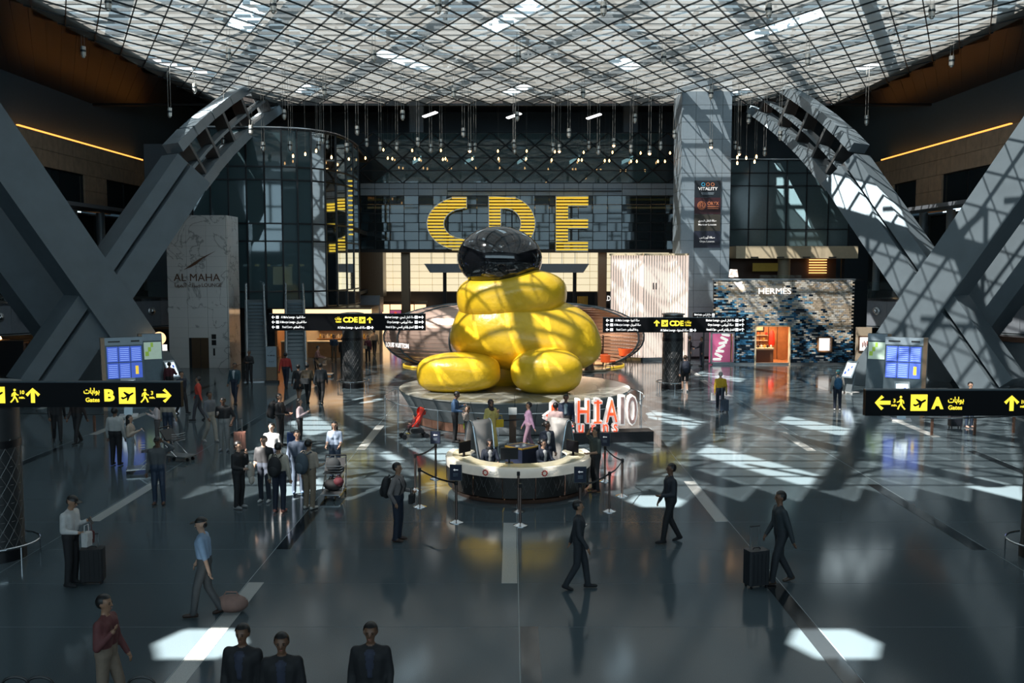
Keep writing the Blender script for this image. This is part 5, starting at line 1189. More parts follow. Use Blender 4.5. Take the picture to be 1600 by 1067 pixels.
def person(pos, face, label, top, bottom, shoes=(.02,.02,.022), skin='tan', h=1.73, stance='stand', arms=('down','down'), hair='short', hairc='hair_black', hairrgb=None,
           nod=0.0, yaw=0.0, short=False, skirt=None, under=None, lean=0.0, bulk=1.0, female=False, stripe=None, shorts=False, seat=.5):
    if not isinstance(pos, Vector): pos = fl(*pos)
    k = h/1.75; segs = []; sh = .165 if female else .185
    def seg(A, B, ra, rb, lab): segs.append((Vector(A), Vector(B), ra, rb, lab))
    hz = .94 if stance != 'sit' else seat + .12; dz = hz - .94
    L = Matrix.Translation((0,0,hz)) @ Matrix.Rotation(lean, 4, 'X') @ Matrix.Translation((0,0,-hz))
    def U(p): return L @ Vector((p[0], p[1], p[2] + dz))
    # legs
    for s in (-1, 1):
        hip = Vector((s*.09, 0, hz)); lr = .097*bulk
        if stance == 'walk':
            if s > 0: kn, an = Vector((s*.09,-.13,.52)), Vector((s*.085,-.19,.085))
            else: kn, an = Vector((s*.09,.02,.50)), Vector((s*.085,.23,.115))
        elif stance == 'sit': kn, an = Vector((s*.11,-.42,hz-.02)), Vector((s*.11,-.40,.085))
        else: kn, an = Vector((s*.10,-.02,.51)), Vector((s*.105,.02,.085))
        seg(hip, kn, lr, .076*bulk, 2); seg(kn, an, (.056 if shorts else .074)*bulk, .06 if not shorts else .04, 0 if shorts else 2)
        ty = .16 if not (stance == 'walk' and s < 0) else .12
        seg(an + Vector((0,.05,-.04)), an + Vector((s*.015,-ty,-.045 if not (stance == 'walk' and s < 0) else -.10)), .042, .036, 3)
    # torso
    for s in (-1, 1):
        seg(U((s*.075,0,.95)), U((s*.07,.0,1.10)), .118*bulk, .108*bulk, 2 if not under else 2)
        seg(U((s*.07,0,1.08)), U((s*(.085 if female else .095),-.01,1.32)), .115*bulk, .122*bulk, 1)
        seg(U((s*.09,-.0,1.35)), U((s*sh,.0,1.385)), .088, .066, 1); seg(U((s*.02,.0,1.45)), U((s*.13,.005,1.41)), .045, .045, 1)
        if female: seg(U((s*.075,-.085,1.28)), U((s*.075,-.09,1.27)), .06, .06, 1)
    seg(U((0,.0,1.10)), U((0,-.01,1.36)), .10*bulk, .11*bulk, 1)
    if under: seg(U((0,-.100,1.12)), U((0,-.086,1.38)), .038, .066, 4); seg(U((0,-.100,1.24)), U((0,-.09,1.36)), .052, .066, 4)
    if skirt is not None:
        for a in range(10):
            w = 2*PI*a/10; c_, s_ = math.cos(w), math.sin(w); zb = skirt
            seg(U((.08*c_,.05*s_,1.05)), Vector((.22*c_,.20*s_,zb)), .07, .05, 1)
    # head
    N = U((0,.0,1.44)); HR = Matrix.Translation(N) @ Matrix.Rotation(yaw, 4, 'Z') @ Matrix.Rotation(lean*.3 + nod, 4, 'X')
    def Hd(p): return HR @ Vector(p)
    seg(N, Hd((0,-.005,.09)), .056, .052, 0); seg(Hd((0,.012,.205)), Hd((0,-.012,.20)), .089, .083, 0); seg(Hd((0,-.02,.13)), Hd((0,-.045,.10)), .060, .040, 0)
    seg(Hd((0,-.098,.185)), Hd((0,-.112,.155)), .012, .016, 0)
    for s in (-1, 1): seg(Hd((s*.083,.012,.185)), Hd((s*.086,.012,.16)), .018, .014, 0)
    # arms
    hands = []
    for s, a in zip((-1, 1), arms):
        e, w = ARMS[a]; S0 = U((s*sh,.0,1.385)); E_ = S0 + Vector((s*e[0], e[1], e[2])); W_ = S0 + Vector((s*w[0], w[1], w[2]))
        seg(S0, E_, .068*bulk, .056, 1); seg(E_, W_, .040 if short else .053, .032 if short else .042, 0 if short else 1); ax = (W_-E_).normalized()
        seg(W_, W_ + ax*.055, .028, .034, 0); hands.append((s, W_, ax))
    PEOPLE.append(dict(segs=segs, hands=hands, HR=HR, k=k, pos=pos, face=face, label=label, top=top, bottom=bottom, shoes=shoes, skin=skin, hair=hair, hairc=hairc, hairrgb=hairrgb, under=under, N=N, stripe=stripe, female=female))
    return pos, face, k
def loc_of(pos, face, off):
    r = math.radians(face); c_, s_ = math.cos(r), math.sin(r); return Vector((pos.x + off[0]*c_ - off[1]*s_, pos.y + off[0]*s_ + off[1]*c_, pos.z + off[2]))
def build_people():
    tmp = []
    for P in PEOPLE:
        mb = MB()
        for A, B, ra, rb, lab in P['segs']: capsule(mb, A, B, ra, rb)
        me = bpy.data.meshes.new('b'); me.from_pydata(mb.v, [], mb.f); o = bpy.data.objects.new('b', me); WORK.collection.objects.link(o)
        r = o.modifiers.new('r', 'REMESH'); r.mode = 'VOXEL'; r.voxel_size = .019; s = o.modifiers.new('s', 'SMOOTH'); s.factor = .5; s.iterations = 3; tmp.append(o)
    WORK.view_layers[0].update(); dg = WORK.view_layers[0].depsgraph
    for P, o in zip(PEOPLE, tmp):
        me = bpy.data.meshes.new_from_object(o.evaluated_get(dg))
        me.materials.clear()
        for _ in range(7): me.materials.append(None)
        nf = len(me.polygons); ce = np.empty(nf*3); me.polygons.foreach_get('center', ce); ce = ce.reshape(-1, 3); best = np.full(nf, 1e9); lab = np.zeros(nf, int)
        for A, B, ra, rb, l in P['segs']:
            a, b = np.array(A), np.array(B); d = b-a; L2 = max(1e-9, d@d); t = np.clip(((ce-a)@d)/L2, 0, 1); q = np.linalg.norm(ce-(a+t[:,None]*d), axis=1) - (ra+(rb-ra)*t)
            m = q < best; best[m] = q[m]; lab[m] = l
        me.polygons.foreach_set('material_index', lab.astype(np.int32)); me.polygons.foreach_set('use_smooth', [True]*nf)
        bm = bmesh.new(); bm.from_mesh(me)
        def addto(mb2, mi):
            vs = [bm.verts.new(v) for v in mb2.v]
            for f in mb2.f:
                try: q = bm.faces.new([vs[i] for i in f]); q.material_index = mi; q.smooth = True
                except ValueError: pass
        HR = P['HR']
        e = MB(); e.M = HR
        for s in (-1, 1): e.ball((s*.034,-.084,.185), (.013,.010,.007), 8, 5); e.box((s*.034,-.088,.205), (.03,.012,.006))
        addto(e, 5); e = MB(); e.M = HR; e.ball((0,-.093,.122), (.022,.008,.007), 8, 5); addto(e, 6)
        f = MB()
        for s, W_, ax in P['hands']:
            side = ax.cross(Vector((0,1,.3))).normalized(); nrm = side.cross(ax).normalized(); base = W_ + ax*.075
            for q, (o_, ln) in enumerate(((-.026,.062),(-.009,.072),(.009,.068),(.026,.052))):
                p0 = base + side*o_; p1 = p0 + ax*ln*.55 + nrm*.006; p2 = p1 + ax*ln*.42 + nrm*.022; f.tube([p0, p1, p2], [.0095,.009,.007], 5)
            t0 = W_ + ax*.035 + side*s*.026; f.tube([t0, t0 + ax*.03 + side*s*.022 + nrm*.01, t0 + ax*.058 + side*s*.026 + nrm*.022], [.011,.010,.008], 5)
        addto(f, 0)
        bm.to_mesh(me); bm.free()
        mats = ['skin_' + P['skin'], cmat(P['top']), cmat(P['bottom']), cmat(P['shoes'], .5), cmat(P['under'] or P['top']), 'eye_dark', 'lip']
        for q, m in enumerate(mats): me.materials[q] = MT(m)
        me.transform(Matrix.Scale(P['k'], 4)); me.name = 'person'
        t = tag(ob('person', me, None, P['pos'], math.radians(P['face'])), P['label'], 'person')
        hc = P['hairc'] if P['hairrgb'] is None else cmat(P['hairrgb']); hm = MB(); st = P['hair']
        def shell(r, off, keep):
            b = MB(); b.ball(off, r, 18, 12); fs = []
            for fc in b.f:
                c_ = sum((Vector(b.v[i]) for i in fc), Vector())/len(fc)
                if keep(c_): fs.append(fc)
            hm.M = HR; hm.add(b.v, fs)
        if st in ('short', 'long', 'bun'): shell((.096,.108,.108), (0,.012,.208), lambda c: (c.z > .252 and c.y > -.080) or (c.y > .022 and c.z > .125) or (c.y > -.01 and c.z > .21) or (c.z > .275))
        if st == 'long': hm.M = HR; hm.ball((0,.075,.06), (.09,.045,.18), 12, 8); hm.ball((.065,.02,.09), (.03,.04,.13), 8, 6); hm.ball((-.065,.02,.09), (.03,.04,.13), 8, 6)
        if st == 'bun': hm.M = HR; hm.ball((0,.13,.19), .05, 10, 8)
        if st == 'cap': shell((.100,.114,.112), (0,.008,.205), lambda c: c.z > .225); hm.M = HR; hm.box((0,-.13,.232), (.13,.09,.012)); hm.ball((0,.065,.17), (.074,.042,.055), 10, 6)
        if st == 'scarf': shell((.105,.118,.122), (0,.012,.20), lambda c: not (c.y < -.045 and abs(c.x) < .062 and .10 < c.z < .262)); hm.M = HR; hm.ball((0,.0,.02), (.11,.095,.09), 12, 8); hm.ball((0,-.02,-.05), (.14,.11,.07), 12, 8)
        if hm.v:
            hm.M = None; me2 = hm.mesh('hair' if st not in ('cap','scarf') else ('cap' if st == 'cap' else 'headscarf'), hc, True); me2.transform(Matrix.Scale(P['k'], 4)); ob(me2.name.split('.')[0], me2, t)
    for o in tmp: bpy.data.objects.remove(o)

BLK, NVY, DGR, JEAN, WHT, BEI = (.012,.012,.014), (.012,.018,.035), (.05,.055,.06), (.03,.045,.075), (.42,.42,.41), (.42,.34,.25)
# ---- bags and cases
def backpack(who, label, col, sz=1.0, grp=None):
    pos, face, k = who; p = loc_of(pos, face, (0, .215*k, 1.12*k)); t = thing('backpack', label, 'backpack', p, math.radians(face), grp); m = cmat(col)
    MB().ball((0,.04,.06*sz), (.17*sz,.12*sz,.25*sz), 14, 10).build('pack', m, t, smooth=True); MB().ball((0,.135*sz,-.03), (.12*sz,.06*sz,.13*sz), 12, 8).build('pocket', m, t, smooth=True)
    for s in (-1, 1): MB().tube([(s*.10,-.03,.26*sz),(s*.12,-.14,.33),(s*.12,-.30,.28),(s*.12,-.37,.12),(s*.13,-.32,-.04),(s*.14,-.10,-.10)], .017, 6).build('strap', m, t)
    MB().tube([(-.04,-.02,.30*sz),(0,-.02,.35*sz),(.04,-.02,.30*sz)], .01, 5).build('grab_loop', m, t); return t
def suitcase(pos, rz, label, col, w=.40, h=.60, d=.25, handle=.42):
    if not isinstance(pos, Vector): pos = fl(*pos)
    t = thing('suitcase', label, 'suitcase', pos, rz); m = cmat(col, .35); b = MB(); b.prism([(w/2*a, d/2*c_) for a, c_ in ((-.85,-1),(.85,-1),(1,-.8),(1,.8),(.85,1),(-.85,1),(-1,.8),(-1,-.8))], .07, .07+h); b.build('shell', m, t)
    for q in range(4): MB().box((-w*.3+q*w*.2, -d/2-.004, .07+h/2), (.02,.01,h*.85)).build('groove', m, t)
    for s in (-1, 1):
        for e in (-1, 1): MB().lathe([(.03,-.012),(.03,.012)], 10).build('wheel', 'black', t, (s*w*.38, e*d*.35, .03)).rotation_euler = (0, PI/2, 0)
        if handle: MB().tube([(s*w*.22, d*.3, .07+h), (s*w*.22, d*.3, .07+h+handle)], .009, 6).build('handle_rod', 'steel', t)
    if handle: MB().tube([(-w*.25, d*.3, .07+h+handle), (w*.25, d*.3, .07+h+handle)], .014, 6).build('handle_grip', 'black', t)
    MB().tube([(-.08,0,.07+h),(-.06,0,.10+h),(.06,0,.10+h),(.08,0,.07+h)], .012, 6).build('top_handle', 'black', t); return t
def carried(kind, who, off, label, col, size=(.26,.12,.28), strap=True):
    pos, face, k = who; p = loc_of(pos, face, off); t = thing(kind, label, kind.split('_')[-1], p, math.radians(face)); m = cmat(col)
    b = MB(); x, y, z = size; b.prism([(x/2*a, y/2*c_) for a, c_ in ((-.8,-1),(.8,-1),(1,-.7),(1,.7),(.8,1),(-.8,1),(-1,.7),(-1,-.7))], -z/2, z/2); b.build('body', m, t)
    MB().box((0,-y/2-.005,z*.2), (x*.8,.012,z*.5)).build('flap', m, t)
    if strap: MB().tube([(-x*.35,0,z/2),(-x*.3,0,z/2+.14),(x*.3,0,z/2+.14),(x*.35,0,z/2)], .01, 5).build('strap', m, t)
    return t
def phone(who, off, label):
    pos, face, k = who; t = thing('phone', label, 'phone', loc_of(pos, face, off), math.radians(face)); a = MB(); a.M = Matrix.Rotation(-.6, 4, 'X'); a.box((0,0,0), (.075,.01,.15)); a.build('case', 'black', t); a = MB(); a.M = Matrix.Rotation(-.6, 4, 'X'); a.box((0,.007,0), (.066,.003,.135)); a.build('screen', 'screen_pale', t)
def trolley(pos, rz, label, load=None):
    if not isinstance(pos, Vector): pos = fl(*pos)
    t = thing('luggage_trolley', label, 'trolley', pos, rz)
    for s in (-1, 1):
        MB().tube([(s*.26,-.55,.12),(s*.27,.35,.14),(s*.27,.42,.5),(s*.27,.46,1.0)], .016, 6).build('side_tube', 'chrome', t); MB().tube([(s*.26,-.2,.13),(s*.26,.30,.55)], .012, 6).build('brace', 'chrome', t)
        for e, y in ((1,.35),(0,-.5)): MB().lathe([(.06,-.018),(.06,.018)], 12).build('wheel', 'black', t, (s*(.26 if e else .12), y, .06)).rotation_euler = (0, PI/2, 0)
    MB().tube([(-.28,.46,1.0),(.28,.46,1.0)], .02, 8).build('push_bar', 'black', t); MB().box((0,-.1,.15), (.5,.85,.03)).build('deck', 'steel', t)
    bk = MB(); bk.plate([(-.26,.20,.62),(.26,.20,.62),(.26,.44,.92),(-.26,.44,.92)], (0,-.02,.02)); bk.build('back_panel', 'black', t)
    for q in range(4): MB().tube([(-.25,-.02+.0*q,.62+.07*q),(-.2,-.16,.62+.07*q),(.2,-.16,.62+.07*q),(.25,-.02,.62+.07*q)], .007, 5).build('basket_wire', 'chrome', t)
    MB().box((0,.05,.62), (.48,.36,.02)).build('basket_floor', 'black', t)
    return t
def softbag(pos, label, col, r=(.28,.2,.2), rz=0.0, z=.0):
    t = thing('travel_bag', label, 'bag', (pos.x, pos.y, pos.z+z), rz); m = cmat(col); MB().ball((0,0,r[2]*.9), r, 16, 10).build('body', m, t, smooth=True); MB().tube([(-r[0]*.5,0,r[2]*1.6),(-r[0]*.3,0,r[2]*2.2),(r[0]*.3,0,r[2]*2.2),(r[0]*.5,0,r[2]*1.6)], .014, 6).build('handle', m, t); MB().tube([(-r[0]*.9,0,r[2]*1.35),(0,0,r[2]*1.84),(r[0]*.9,0,r[2]*1.35)], .008, 5).build('zip', 'steel', t)

# front and middle of the hall
a = person((622,845), 75, 'man in grey sweater with a black backpack waiting beside the desk queue', (.17,.15,.145), NVY, (.04,.02,.015), 'tan', 1.76, arms=('pocket','hold'))
backpack(a, 'black backpack on the man in the grey sweater', BLK); carried('shoulder_bag', a, (.08,-.30,.95), 'small black bag held before the grey sweater', BLK, (.2,.1,.2))
a = person((113,915), 80, 'man in white vest and black cap looking at a phone by his suitcase', (.50,.49,.48), BLK, BLK, 'tan', 1.76, arms=('hold','phone'), hair='cap', nod=.35)
phone(a, (.02,-.42,1.27), 'phone held by the man in the white vest'); suitcase((146,911), .2, 'black suitcase beside the man in the white vest', BLK, .42, .62, .28, .25); carried('shopping_bag', a, (-.12,-.42,.96), 'white shopping bag set on the black suitcase', (.5,.48,.47), (.2,.12,.26)); carried('hand_bag', a, (.10,-.34,.93), 'dark red bag beside the white shopping bag', (.10,.02,.02), (.16,.1,.22))
a = person((322,962), -85, 'walking man in light blue shirt and dark cap towing a duffel bag', (.22,.32,.46), DGR, (.03,.015,.01), 'light', 1.75, 'walk', ('swing','pull'), 'cap', short=True, lean=.05, nod=.1)
p = fl(362,955); softbag(p, 'grey and copper duffel bag towed by the man in light blue', (.20,.12,.10), (.30,.18,.16))
person(Vector((-5.4, 12.4, 0)), 85, 'person in maroon striped scarf and beige trousers striding past the column', (.12,.035,.035), (.20,.15,.11), BLK, 'tan', 1.74, 'walk', ('bagup','swing'))
for x, Y, lb, ln in ((375, 11.4, 'man in black suit with blue lanyard at the pale floor stripe edge', 0), (437, 11.15, 'shorter man in black jacket close beside the suited man', .05), (577, 11.45, 'man in black suit walking alone with a dark blue tie', 0)):
    w = person(Vector((X_(x, Y)*1.02, Y, 0)), random.uniform(-8, 8), lb, BLK, BLK, BLK, 'brown', 1.72, 'walk', ('down','swing'), under=(.03,.035,.06), lean=ln, bulk=1.06)
person((249,788), 5, 'man in grey shirt and jeans with one hand raised to his cap', (.085,.09,.095), JEAN, (.07,.03,.018), 'brown', 1.74, arms=('down','head'), hair='cap', bulk=1.05)
a = person((374,794), 70, 'person dressed in black holding a cream coat over one arm', BLK, BLK, (.25,.25,.25), 'light', 1.70, arms=('hold','chin'), bulk=1.12)
pc = loc_of(a[0], a[1], (.22,-.20,.92)); t = thing('folded_coat', 'cream coat draped over the arm of the person in black', 'coat', pc); MB().ball((0,0,0), (.09,.13,.24), 14, 10).build('cloth', cmat((.48,.42,.36)), t, smooth=True); MB().ball((.03,-.02,-.22), (.07,.10,.12), 12, 8).build('sleeve', cmat((.48,.42,.36)), t, smooth=True)
a = person((414,784), -8, 'young man in black football jersey and dark jeans facing the group', BLK, (.02,.026,.04), (.6,.6,.58), 'light', 1.72, short=True, arms=('down','down'))
a = person((437,800), 170, 'man in cream shirt with a black backpack seen from behind', (.46,.40,.32), NVY, (.45,.16,.12), 'tan', 1.74, bulk=1.03); backpack(a, 'black backpack on the man in the cream shirt', BLK, 1.05)
a = person((484,795), 150, 'man in beige sweater and khaki trousers with a blue grey backpack', (.36,.29,.23), (.22,.165,.115), (.5,.47,.43), 'tan', 1.76, arms=('hold','down'), bulk=1.06); backpack(a, 'blue grey backpack on the man in the beige sweater', (.06,.08,.10), 1.1)
person((466,772), 20, 'person in slate blue hoodie facing the backpackers', (.085,.11,.16), (.03,.045,.07), (.03,.06,.11), 'light', 1.72)
person((426,756), -10, 'person in white shirt half hidden behind the black jersey', (.27,.27,.27), NVY, BLK, 'light', 1.72)
a = person((524,748), 0, 'long haired woman in pale blue tee behind a loaded trolley', (.28,.34,.45), JEAN, BLK, 'light', 1.66, arms=('push','push'), hair='long', short=True, female=True)
tp = fl(521, 775); trolley(tp, PI*0, 'luggage trolley loaded with dark bags before the woman in pale blue'); softbag(tp, 'black travel bag low on the loaded trolley', BLK, (.26,.24,.16), 0, .17); softbag(tp + Vector((.16,-.1,0)), 'dark red bag wedged on the loaded trolley', (.12,.02,.03), (.14,.16,.12), .4, .30); softbag(tp + Vector((0,.05,0)), 'grey backpack in the loaded trolley basket', (.05,.055,.06), (.2,.14,.2), 0, .64)
a = person((351,704), 0, 'man in black tee and grey trousers reading a phone', BLK, (.22,.22,.215), (.25,.28,.32), 'brown', 1.78, arms=('phone','pocket'), short=True, nod=.35, bulk=1.08); phone(a, (-.08,-.42,1.29), 'phone read by the man in the black tee')
suitcase((375,704), .3, 'rose pink cabin case with a raised handle', (.42,.19,.14), .38, .55, .24)
a = person((438,697), 75, 'bearded man in black with a large backpack', BLK, BLK, BLK, 'tan', 1.78, arms=('hold','hold')); backpack(a, 'large black backpack on the bearded man', BLK, 1.25)
person((469,697), 95, 'woman in pale pink cardigan with long black hair', (.46,.36,.38), BLK, BLK, 'light', 1.62, arms=('phone','phone'), hair='long', female=True)
suitcase((459,708), .2, 'deep blue suitcase between the pink cardigan and the bearded man', (.012,.035,.12), .40, .60, .26)
person((182,727), 175, 'man in white shirt and black trousers near the trolleys', WHT, BLK, BLK, 'brown', 1.78, bulk=1.1)
a = person((205,733), 95, 'woman in beige top and pale jeans holding a phone', (.40,.32,.26), (.24,.30,.35), (.45,.38,.34), 'light', 1.64, arms=('phone','down'), hair='long', female=True, bulk=.96); phone(a, (-.05,-.40,1.2), 'phone held by the woman in pale jeans')
person((247,700), -70, 'woman in white blouse gesturing behind the trolleys', (.52,.44,.44), (.10,.09,.09), BLK, 'light', 1.62, arms=('bagup','phone'), hair='long', female=True)
person((263,690), 175, 'person in beige coat and blue jeans beyond the trolleys', (.40,.34,.27), JEAN, BLK, 'light', 1.72)
trolley((229,737), -1.2, 'empty luggage trolley beside the woman in pale jeans'); trolley((277,718), 1.2, 'empty luggage trolley beside the woman in the white blouse')
person((329,690), 60, 'person in grey hoodie and cream trousers walking', (.13,.135,.15), (.36,.32,.27), (.45,.42,.4), 'brown', 1.74, 'walk', ('swing','pull'))
person((311,657), -80, 'person in bright red jacket walking by the kiosk', (.50,.05,.03), (.05,.05,.06), BLK, 'tan', 1.74, 'walk', ('swing','pull'))
person((285,646), 60, 'person in dark coat passing the white kiosk', NVY, BLK, BLK, 'tan', 1.74, 'walk', ('swing','pull'))
person((368,631), -10, 'man in dark teal jacket walking from the escalators', (.015,.045,.06), NVY, BLK, 'brown', 1.80, 'walk', ('swing','swing'), under=(.4,.42,.44), bulk=1.08)
person((90,690), 30, 'person in black walking under the gates B sign', BLK, BLK, BLK, 'brown', 1.74, 'walk', ('swing','pull')); person((122,693), -20, 'person in dark brown walking under the gates B sign', (.03,.02,.018), BLK, BLK, 'brown', 1.74, 'walk', ('swing','pull'))
person((266,622), 180, 'person in maroon top using the kiosk near the marble tower', (.09,.02,.028), BLK, BLK, 'tan', 1.66, arms=('desk','down'))
person((390,600), -5, 'guard in black uniform standing at the foot of the escalator', BLK, BLK, BLK, 'brown', 1.72, arms=('cross','cross'), hair='bun', female=True)
person((447,606), 175, 'person in red jacket stepping towards the escalator', (.36,.03,.025), NVY, BLK, 'dark', 1.76, 'walk', ('swing','pull'))
person((467,627), 178, 'person in black knee length coat walking with companions', BLK, (.18,.10,.07), BLK, 'tan', 1.66, 'walk', ('swing','pull'), skirt=.62, shorts=True)
a = person((481,629), 172, 'man in brown jacket with a shoulder bag walking away', (.055,.042,.025), BLK, BLK, 'tan', 1.74, 'walk', ('swing','pull')); carried('shoulder_bag', a, (.05,.20,.98), 'grey bag slung behind the brown jacket', (.05,.055,.06), (.36,.16,.24))
person((502,629), 178, 'man in dark leather jacket walking away', (.010,.016,.022), BLK, BLK, 'tan', 1.76, 'walk', ('swing','pull'), bulk=1.05)
a = person((494,586), 90, 'person in rose top leaning on a trolley by the food shop', (.28,.13,.11), BLK, BLK, 'light', 1.64, arms=('push','push'), lean=.25); trolley((505,588), PI/2, 'luggage trolley by the food shop counter')
person((522,566), 20, 'person in blue jacket eating beside the food shop', (.02,.04,.075), (.10,.065,.04), BLK, 'tan', 1.72, arms=('chin','hold')); person((536,571), 160, 'slim person in black behind the lattice column', BLK, BLK, BLK, 'tan', 1.70)
a = person((575,566), -10, 'woman in dark red cardigan with a cream bag near the pod', (.10,.02,.03), BLK, BLK, 'light', 1.66, arms=('chin','down'), hair='long', female=True); carried('hand_bag', a, (-.12,-.16,.95), 'cream bag of the woman in dark red', (.45,.38,.28), (.22,.1,.2))
person((585,556), 175, 'person in tan jacket walking past the pod', (.30,.22,.15), BLK, BLK, 'tan', 1.74, 'walk', ('swing','pull')); person((569,550), 170, 'person in black coat walking beyond the pod', BLK, BLK, BLK, 'tan', 1.74)
a = person((711,691), 85, 'man in blue sweater showing something to a child', (.02,.055,.12), BLK, BLK, 'brown', 1.78, arms=('hold','phone'), nod=.4); phone(a, (.0,-.42,1.28), 'phone held by the man in the blue sweater')
a = person((729,692), -85, 'girl in beige coat looking up at the man in blue', (.34,.27,.23), BLK, BLK, 'light', 1.28, arms=('down','chin'), hair='long', hairc='hair_brown', nod=-.25, female=True); carried('hand_bag', a, (-.20,-.05,.55), 'lime green bag of the girl in beige', (.35,.45,.02), (.16,.08,.18))
a = person((767,702), 30, 'person in long yellow patterned dress near the plinth', (.58,.46,.14), (.58,.46,.14), BLK, 'tan', 1.66, arms=('down','bagup'), hair='scarf', hairrgb=(.03,.02,.02), skirt=.14, female=True); carried('hand_bag', a, (.30,-.05,.85), 'yellow handbag of the person in the yellow dress', (.62,.42,.02), (.28,.1,.24))
person((826,706), -80, 'person in lilac pink outfit walking behind the desk', (.24,.14,.22), (.30,.18,.24), (.4,.2,.2), 'tan', 1.64, 'walk', ('swing','pull'), female=True)
person((884,697), -5, 'man in navy sports jersey posing at the red letters', (.012,.022,.05), BLK, BLK, 'brown', 1.76, under=(.25,.32,.36))
a = person((868,712), 165, 'person in pale pink shirt photographing the man in navy', (.48,.33,.32), NVY, BLK, 'brown', 1.72, arms=('phone','down'), bulk=1.06); carried('shopping_bag', a, (-.34,-.02,.62), 'pink and blue shopping bag of the photographer', (.30,.10,.22), (.24,.12,.30))
person((930,768), -70, 'man in dark green tee holding his head at the desk', (.03,.042,.038), BLK, (.12,.05,.03), 'tan', 1.76, arms=('head','hold'), short=True, yaw=-.1, bulk=1.06)
# desk clerks
for (x, y, f, lb, kw) in ((-.80,.10,12,'seated clerk in navy blazer and black headscarf', dict(hair='scarf', hairrgb=(.012,.012,.016), skin='light')), (.66,.05,35,'seated clerk in navy blazer with tied black hair', dict(hair='bun', skin='light', yaw=.5))):
    pp = Vector((DX+x, DY+y, .03)); person(pp, f, lb, NVY, NVY, BLK, stance='sit', arms=('desk','desk'), h=1.64, under=(.42,.42,.42), female=True, seat=.46, **kw)
    s_ = thing('desk_stool', 'round black stool under the ' + lb.replace('seated ', ''), 'stool', (pp.x, pp.y, .02), 0); MB().lathe([(.17,.38),(.17,.42)], 18).build('seat', 'black', s_); MB().tube([(0,0,.02),(0,0,.38)], .03, 8).build('stem', 'steel', s_); MB().lathe([(.2,0),(.2,.03)], 18).build('base', 'steel', s_)
person(Vector((DX+.80, DY+.78, .03)), 25, 'standing clerk in navy blazer over a white shirt', NVY, NVY, BLK, 'dark', 1.68, arms=('down','down'), hair='bun', yaw=.7, under=(.46,.46,.46), female=True)
# right side
person((1047,847), -80, 'man in dark jacket walking towards the desk end', (.018,.022,.03), BLK, BLK, 'brown', 1.76, 'walk', ('swing','hold')); 
person((903,920), 85, 'woman in dark clothes and black flats walking past the stripe', (.022,.026,.032), (.02,.024,.03), BLK, 'tan', 1.70, 'walk', ('swing','pull'), female=True)
a = person((1219,911), -85, 'tall person in dark coat walking with a suitcase', (.025,.034,.04), (.016,.02,.026), (.05,.03,.02), 'brown', 1.80, 'walk', ('swing','pull'), lean=.06); suitcase((1181,917), .3, 'dark suitcase wheeled by the tall person in the coat', (.014,.016,.02), .42, .66, .28)
a = person((1125,643), 178, 'grey haired person in mustard sweater walking away', (.48,.30,.015), NVY, BLK, 'light', 1.66, 'walk', ('down','pull'), hairc='hair_grey'); suitcase((1131,644), .0, 'navy cabin case rolling beside the mustard sweater', (.03,.045,.075), .36, .46, .24, .5); carried('shopping_bag', a, (.28,.0,.62), 'white paper bag of the person in mustard', (.5,.5,.5), (.2,.1,.3))
a = person((1070,611), 178, 'traveller in black shorts with a navy backpack by the lattice column', (.015,.02,.03), BLK, (.4,.4,.4), 'light', 1.74, 'walk', ('swing','pull'), shorts=True, hairc='hair_brown'); backpack(a, 'navy backpack by the lattice column', (.012,.018,.035), 1.2)
person((1077,571), 85, 'man in black suit handing over a paper', BLK, BLK, BLK, 'tan', 1.80, arms=('down','push')); person((1096,572), -85, 'man in navy suit receiving a paper', NVY, NVY, BLK, 'tan', 1.76, arms=('push','down'))
a = person((1308,641), 165, 'traveller in pale top and teal cap with a blue backpack', (.36,.34,.31), NVY, (.5,.5,.5), 'light', 1.70, hair='cap', hairrgb=(.02,.12,.14)); backpack(a, 'bright blue backpack on the traveller in the teal cap', (.02,.10,.20), 1.0)
person((1514,668), 10, 'person in jeans standing behind the gates A sign', (.25,.22,.2), JEAN, (.4,.25,.2), 'light', 1.72); suitcase((1492,668), 0, 'dark suitcase under the gates A sign', (.012,.014,.02), .45, .68, .3)
sp_ = fl(893,578,.12); person(Vector((sp_.x, sp_.y, .12)), 60, 'person in pale hat seated in an orange chair', (.42,.30,.22), (.40,.33,.25), (.3,.2,.15), 'light', 1.68, 'sit', ('hold','hold'), 'cap', hairrgb=(.5,.42,.33), seat=.5)
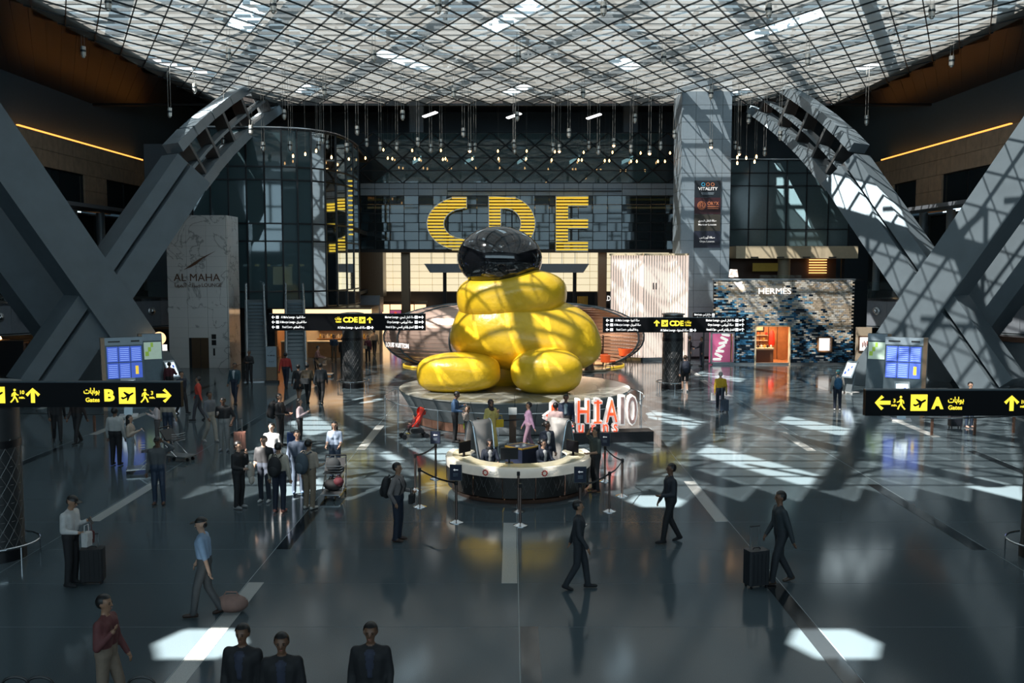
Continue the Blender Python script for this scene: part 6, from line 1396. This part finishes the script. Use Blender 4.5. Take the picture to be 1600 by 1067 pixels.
# stroller with a baby
sp_ = fl(648, 684); st = thing('stroller', 'red folding stroller parked at the plinth', 'stroller', sp_, .35); 
for s in (-1, 1):
    MB().tube([(-.42,s*.20,.10),(.05,s*.20,.55),(.34,s*.20,1.02),(.42,s*.20,1.0)], .014, 6).build('frame_tube', 'black', st); MB().tube([(.05,s*.20,.55),(.38,s*.22,.10)], .013, 6).build('rear_leg', 'black', st)
    for x in (-.42,.38):
        for e in (-.03,.03): w = MB().lathe([(.085,-.014),(.085,.014)], 14).build('wheel', 'black', st, (x, s*.21+e, .085)); w.rotation_euler = (PI/2, 0, 0)
MB().plate([(-.12,-.18,.42),(.10,-.18,.40),(.28,-.18,.86),(.22,-.18,.88)], (0,.36,0)).build('seat_sling', 'red', st); MB().lathe([(.02,.25),(.14,.20),(.21,.08),(.20,-.02)], 14, (.20,0,.84), -PI*.62, PI*.62, 1.0, .9).build('canopy', 'red', st, smooth=True); MB().plate([(-.30,-.14,.30),(-.10,-.14,.40),(-.10,.14,.40),(-.30,.14,.30)], (0,0,.03)).build('footrest', 'black', st); MB().box((.10,0,.24), (.4,.34,.12)).build('basket', 'black', st)
person(Vector((sp_.x-.02, sp_.y, .15)), -70, 'toddler in dark maroon clothes riding in the stroller', (.07,.015,.02), (.05,.012,.015), (.5,.42,.05), 'light', .82, 'sit', ('hold','hold'), seat=.50)
# low hoop rails at the bottom edge
for i, (px, lb) in enumerate(((24,'black hoop rail of a bench end near the striding person'),(62,'second black hoop rail beside the striding person'),(221,'single black hoop rail beside the black suited pair'))):
    Y = 11.9; p = at(px, 1060, Y); t = thing('hoop_rail', lb, 'rail', (p.x, Y, 0)); h = p.z; MB().tube([(-.17,0,0),(-.17,0,h-.08)] + [(.17*-math.cos(PI*q/10), 0, h-.08+.10*math.sin(PI*q/10)) for q in range(11)] + [(.17,0,0)], .018, 8).build('hoop', 'handrail', t); MB().box((0,0,.02), (.44,.3,.04)).build('foot', 'handrail', t); MB().box((0,0,.3), (.36,.03,.04)).build('cross_bar', 'handrail', t)
build_people()
bpy.data.scenes.remove(WORK)
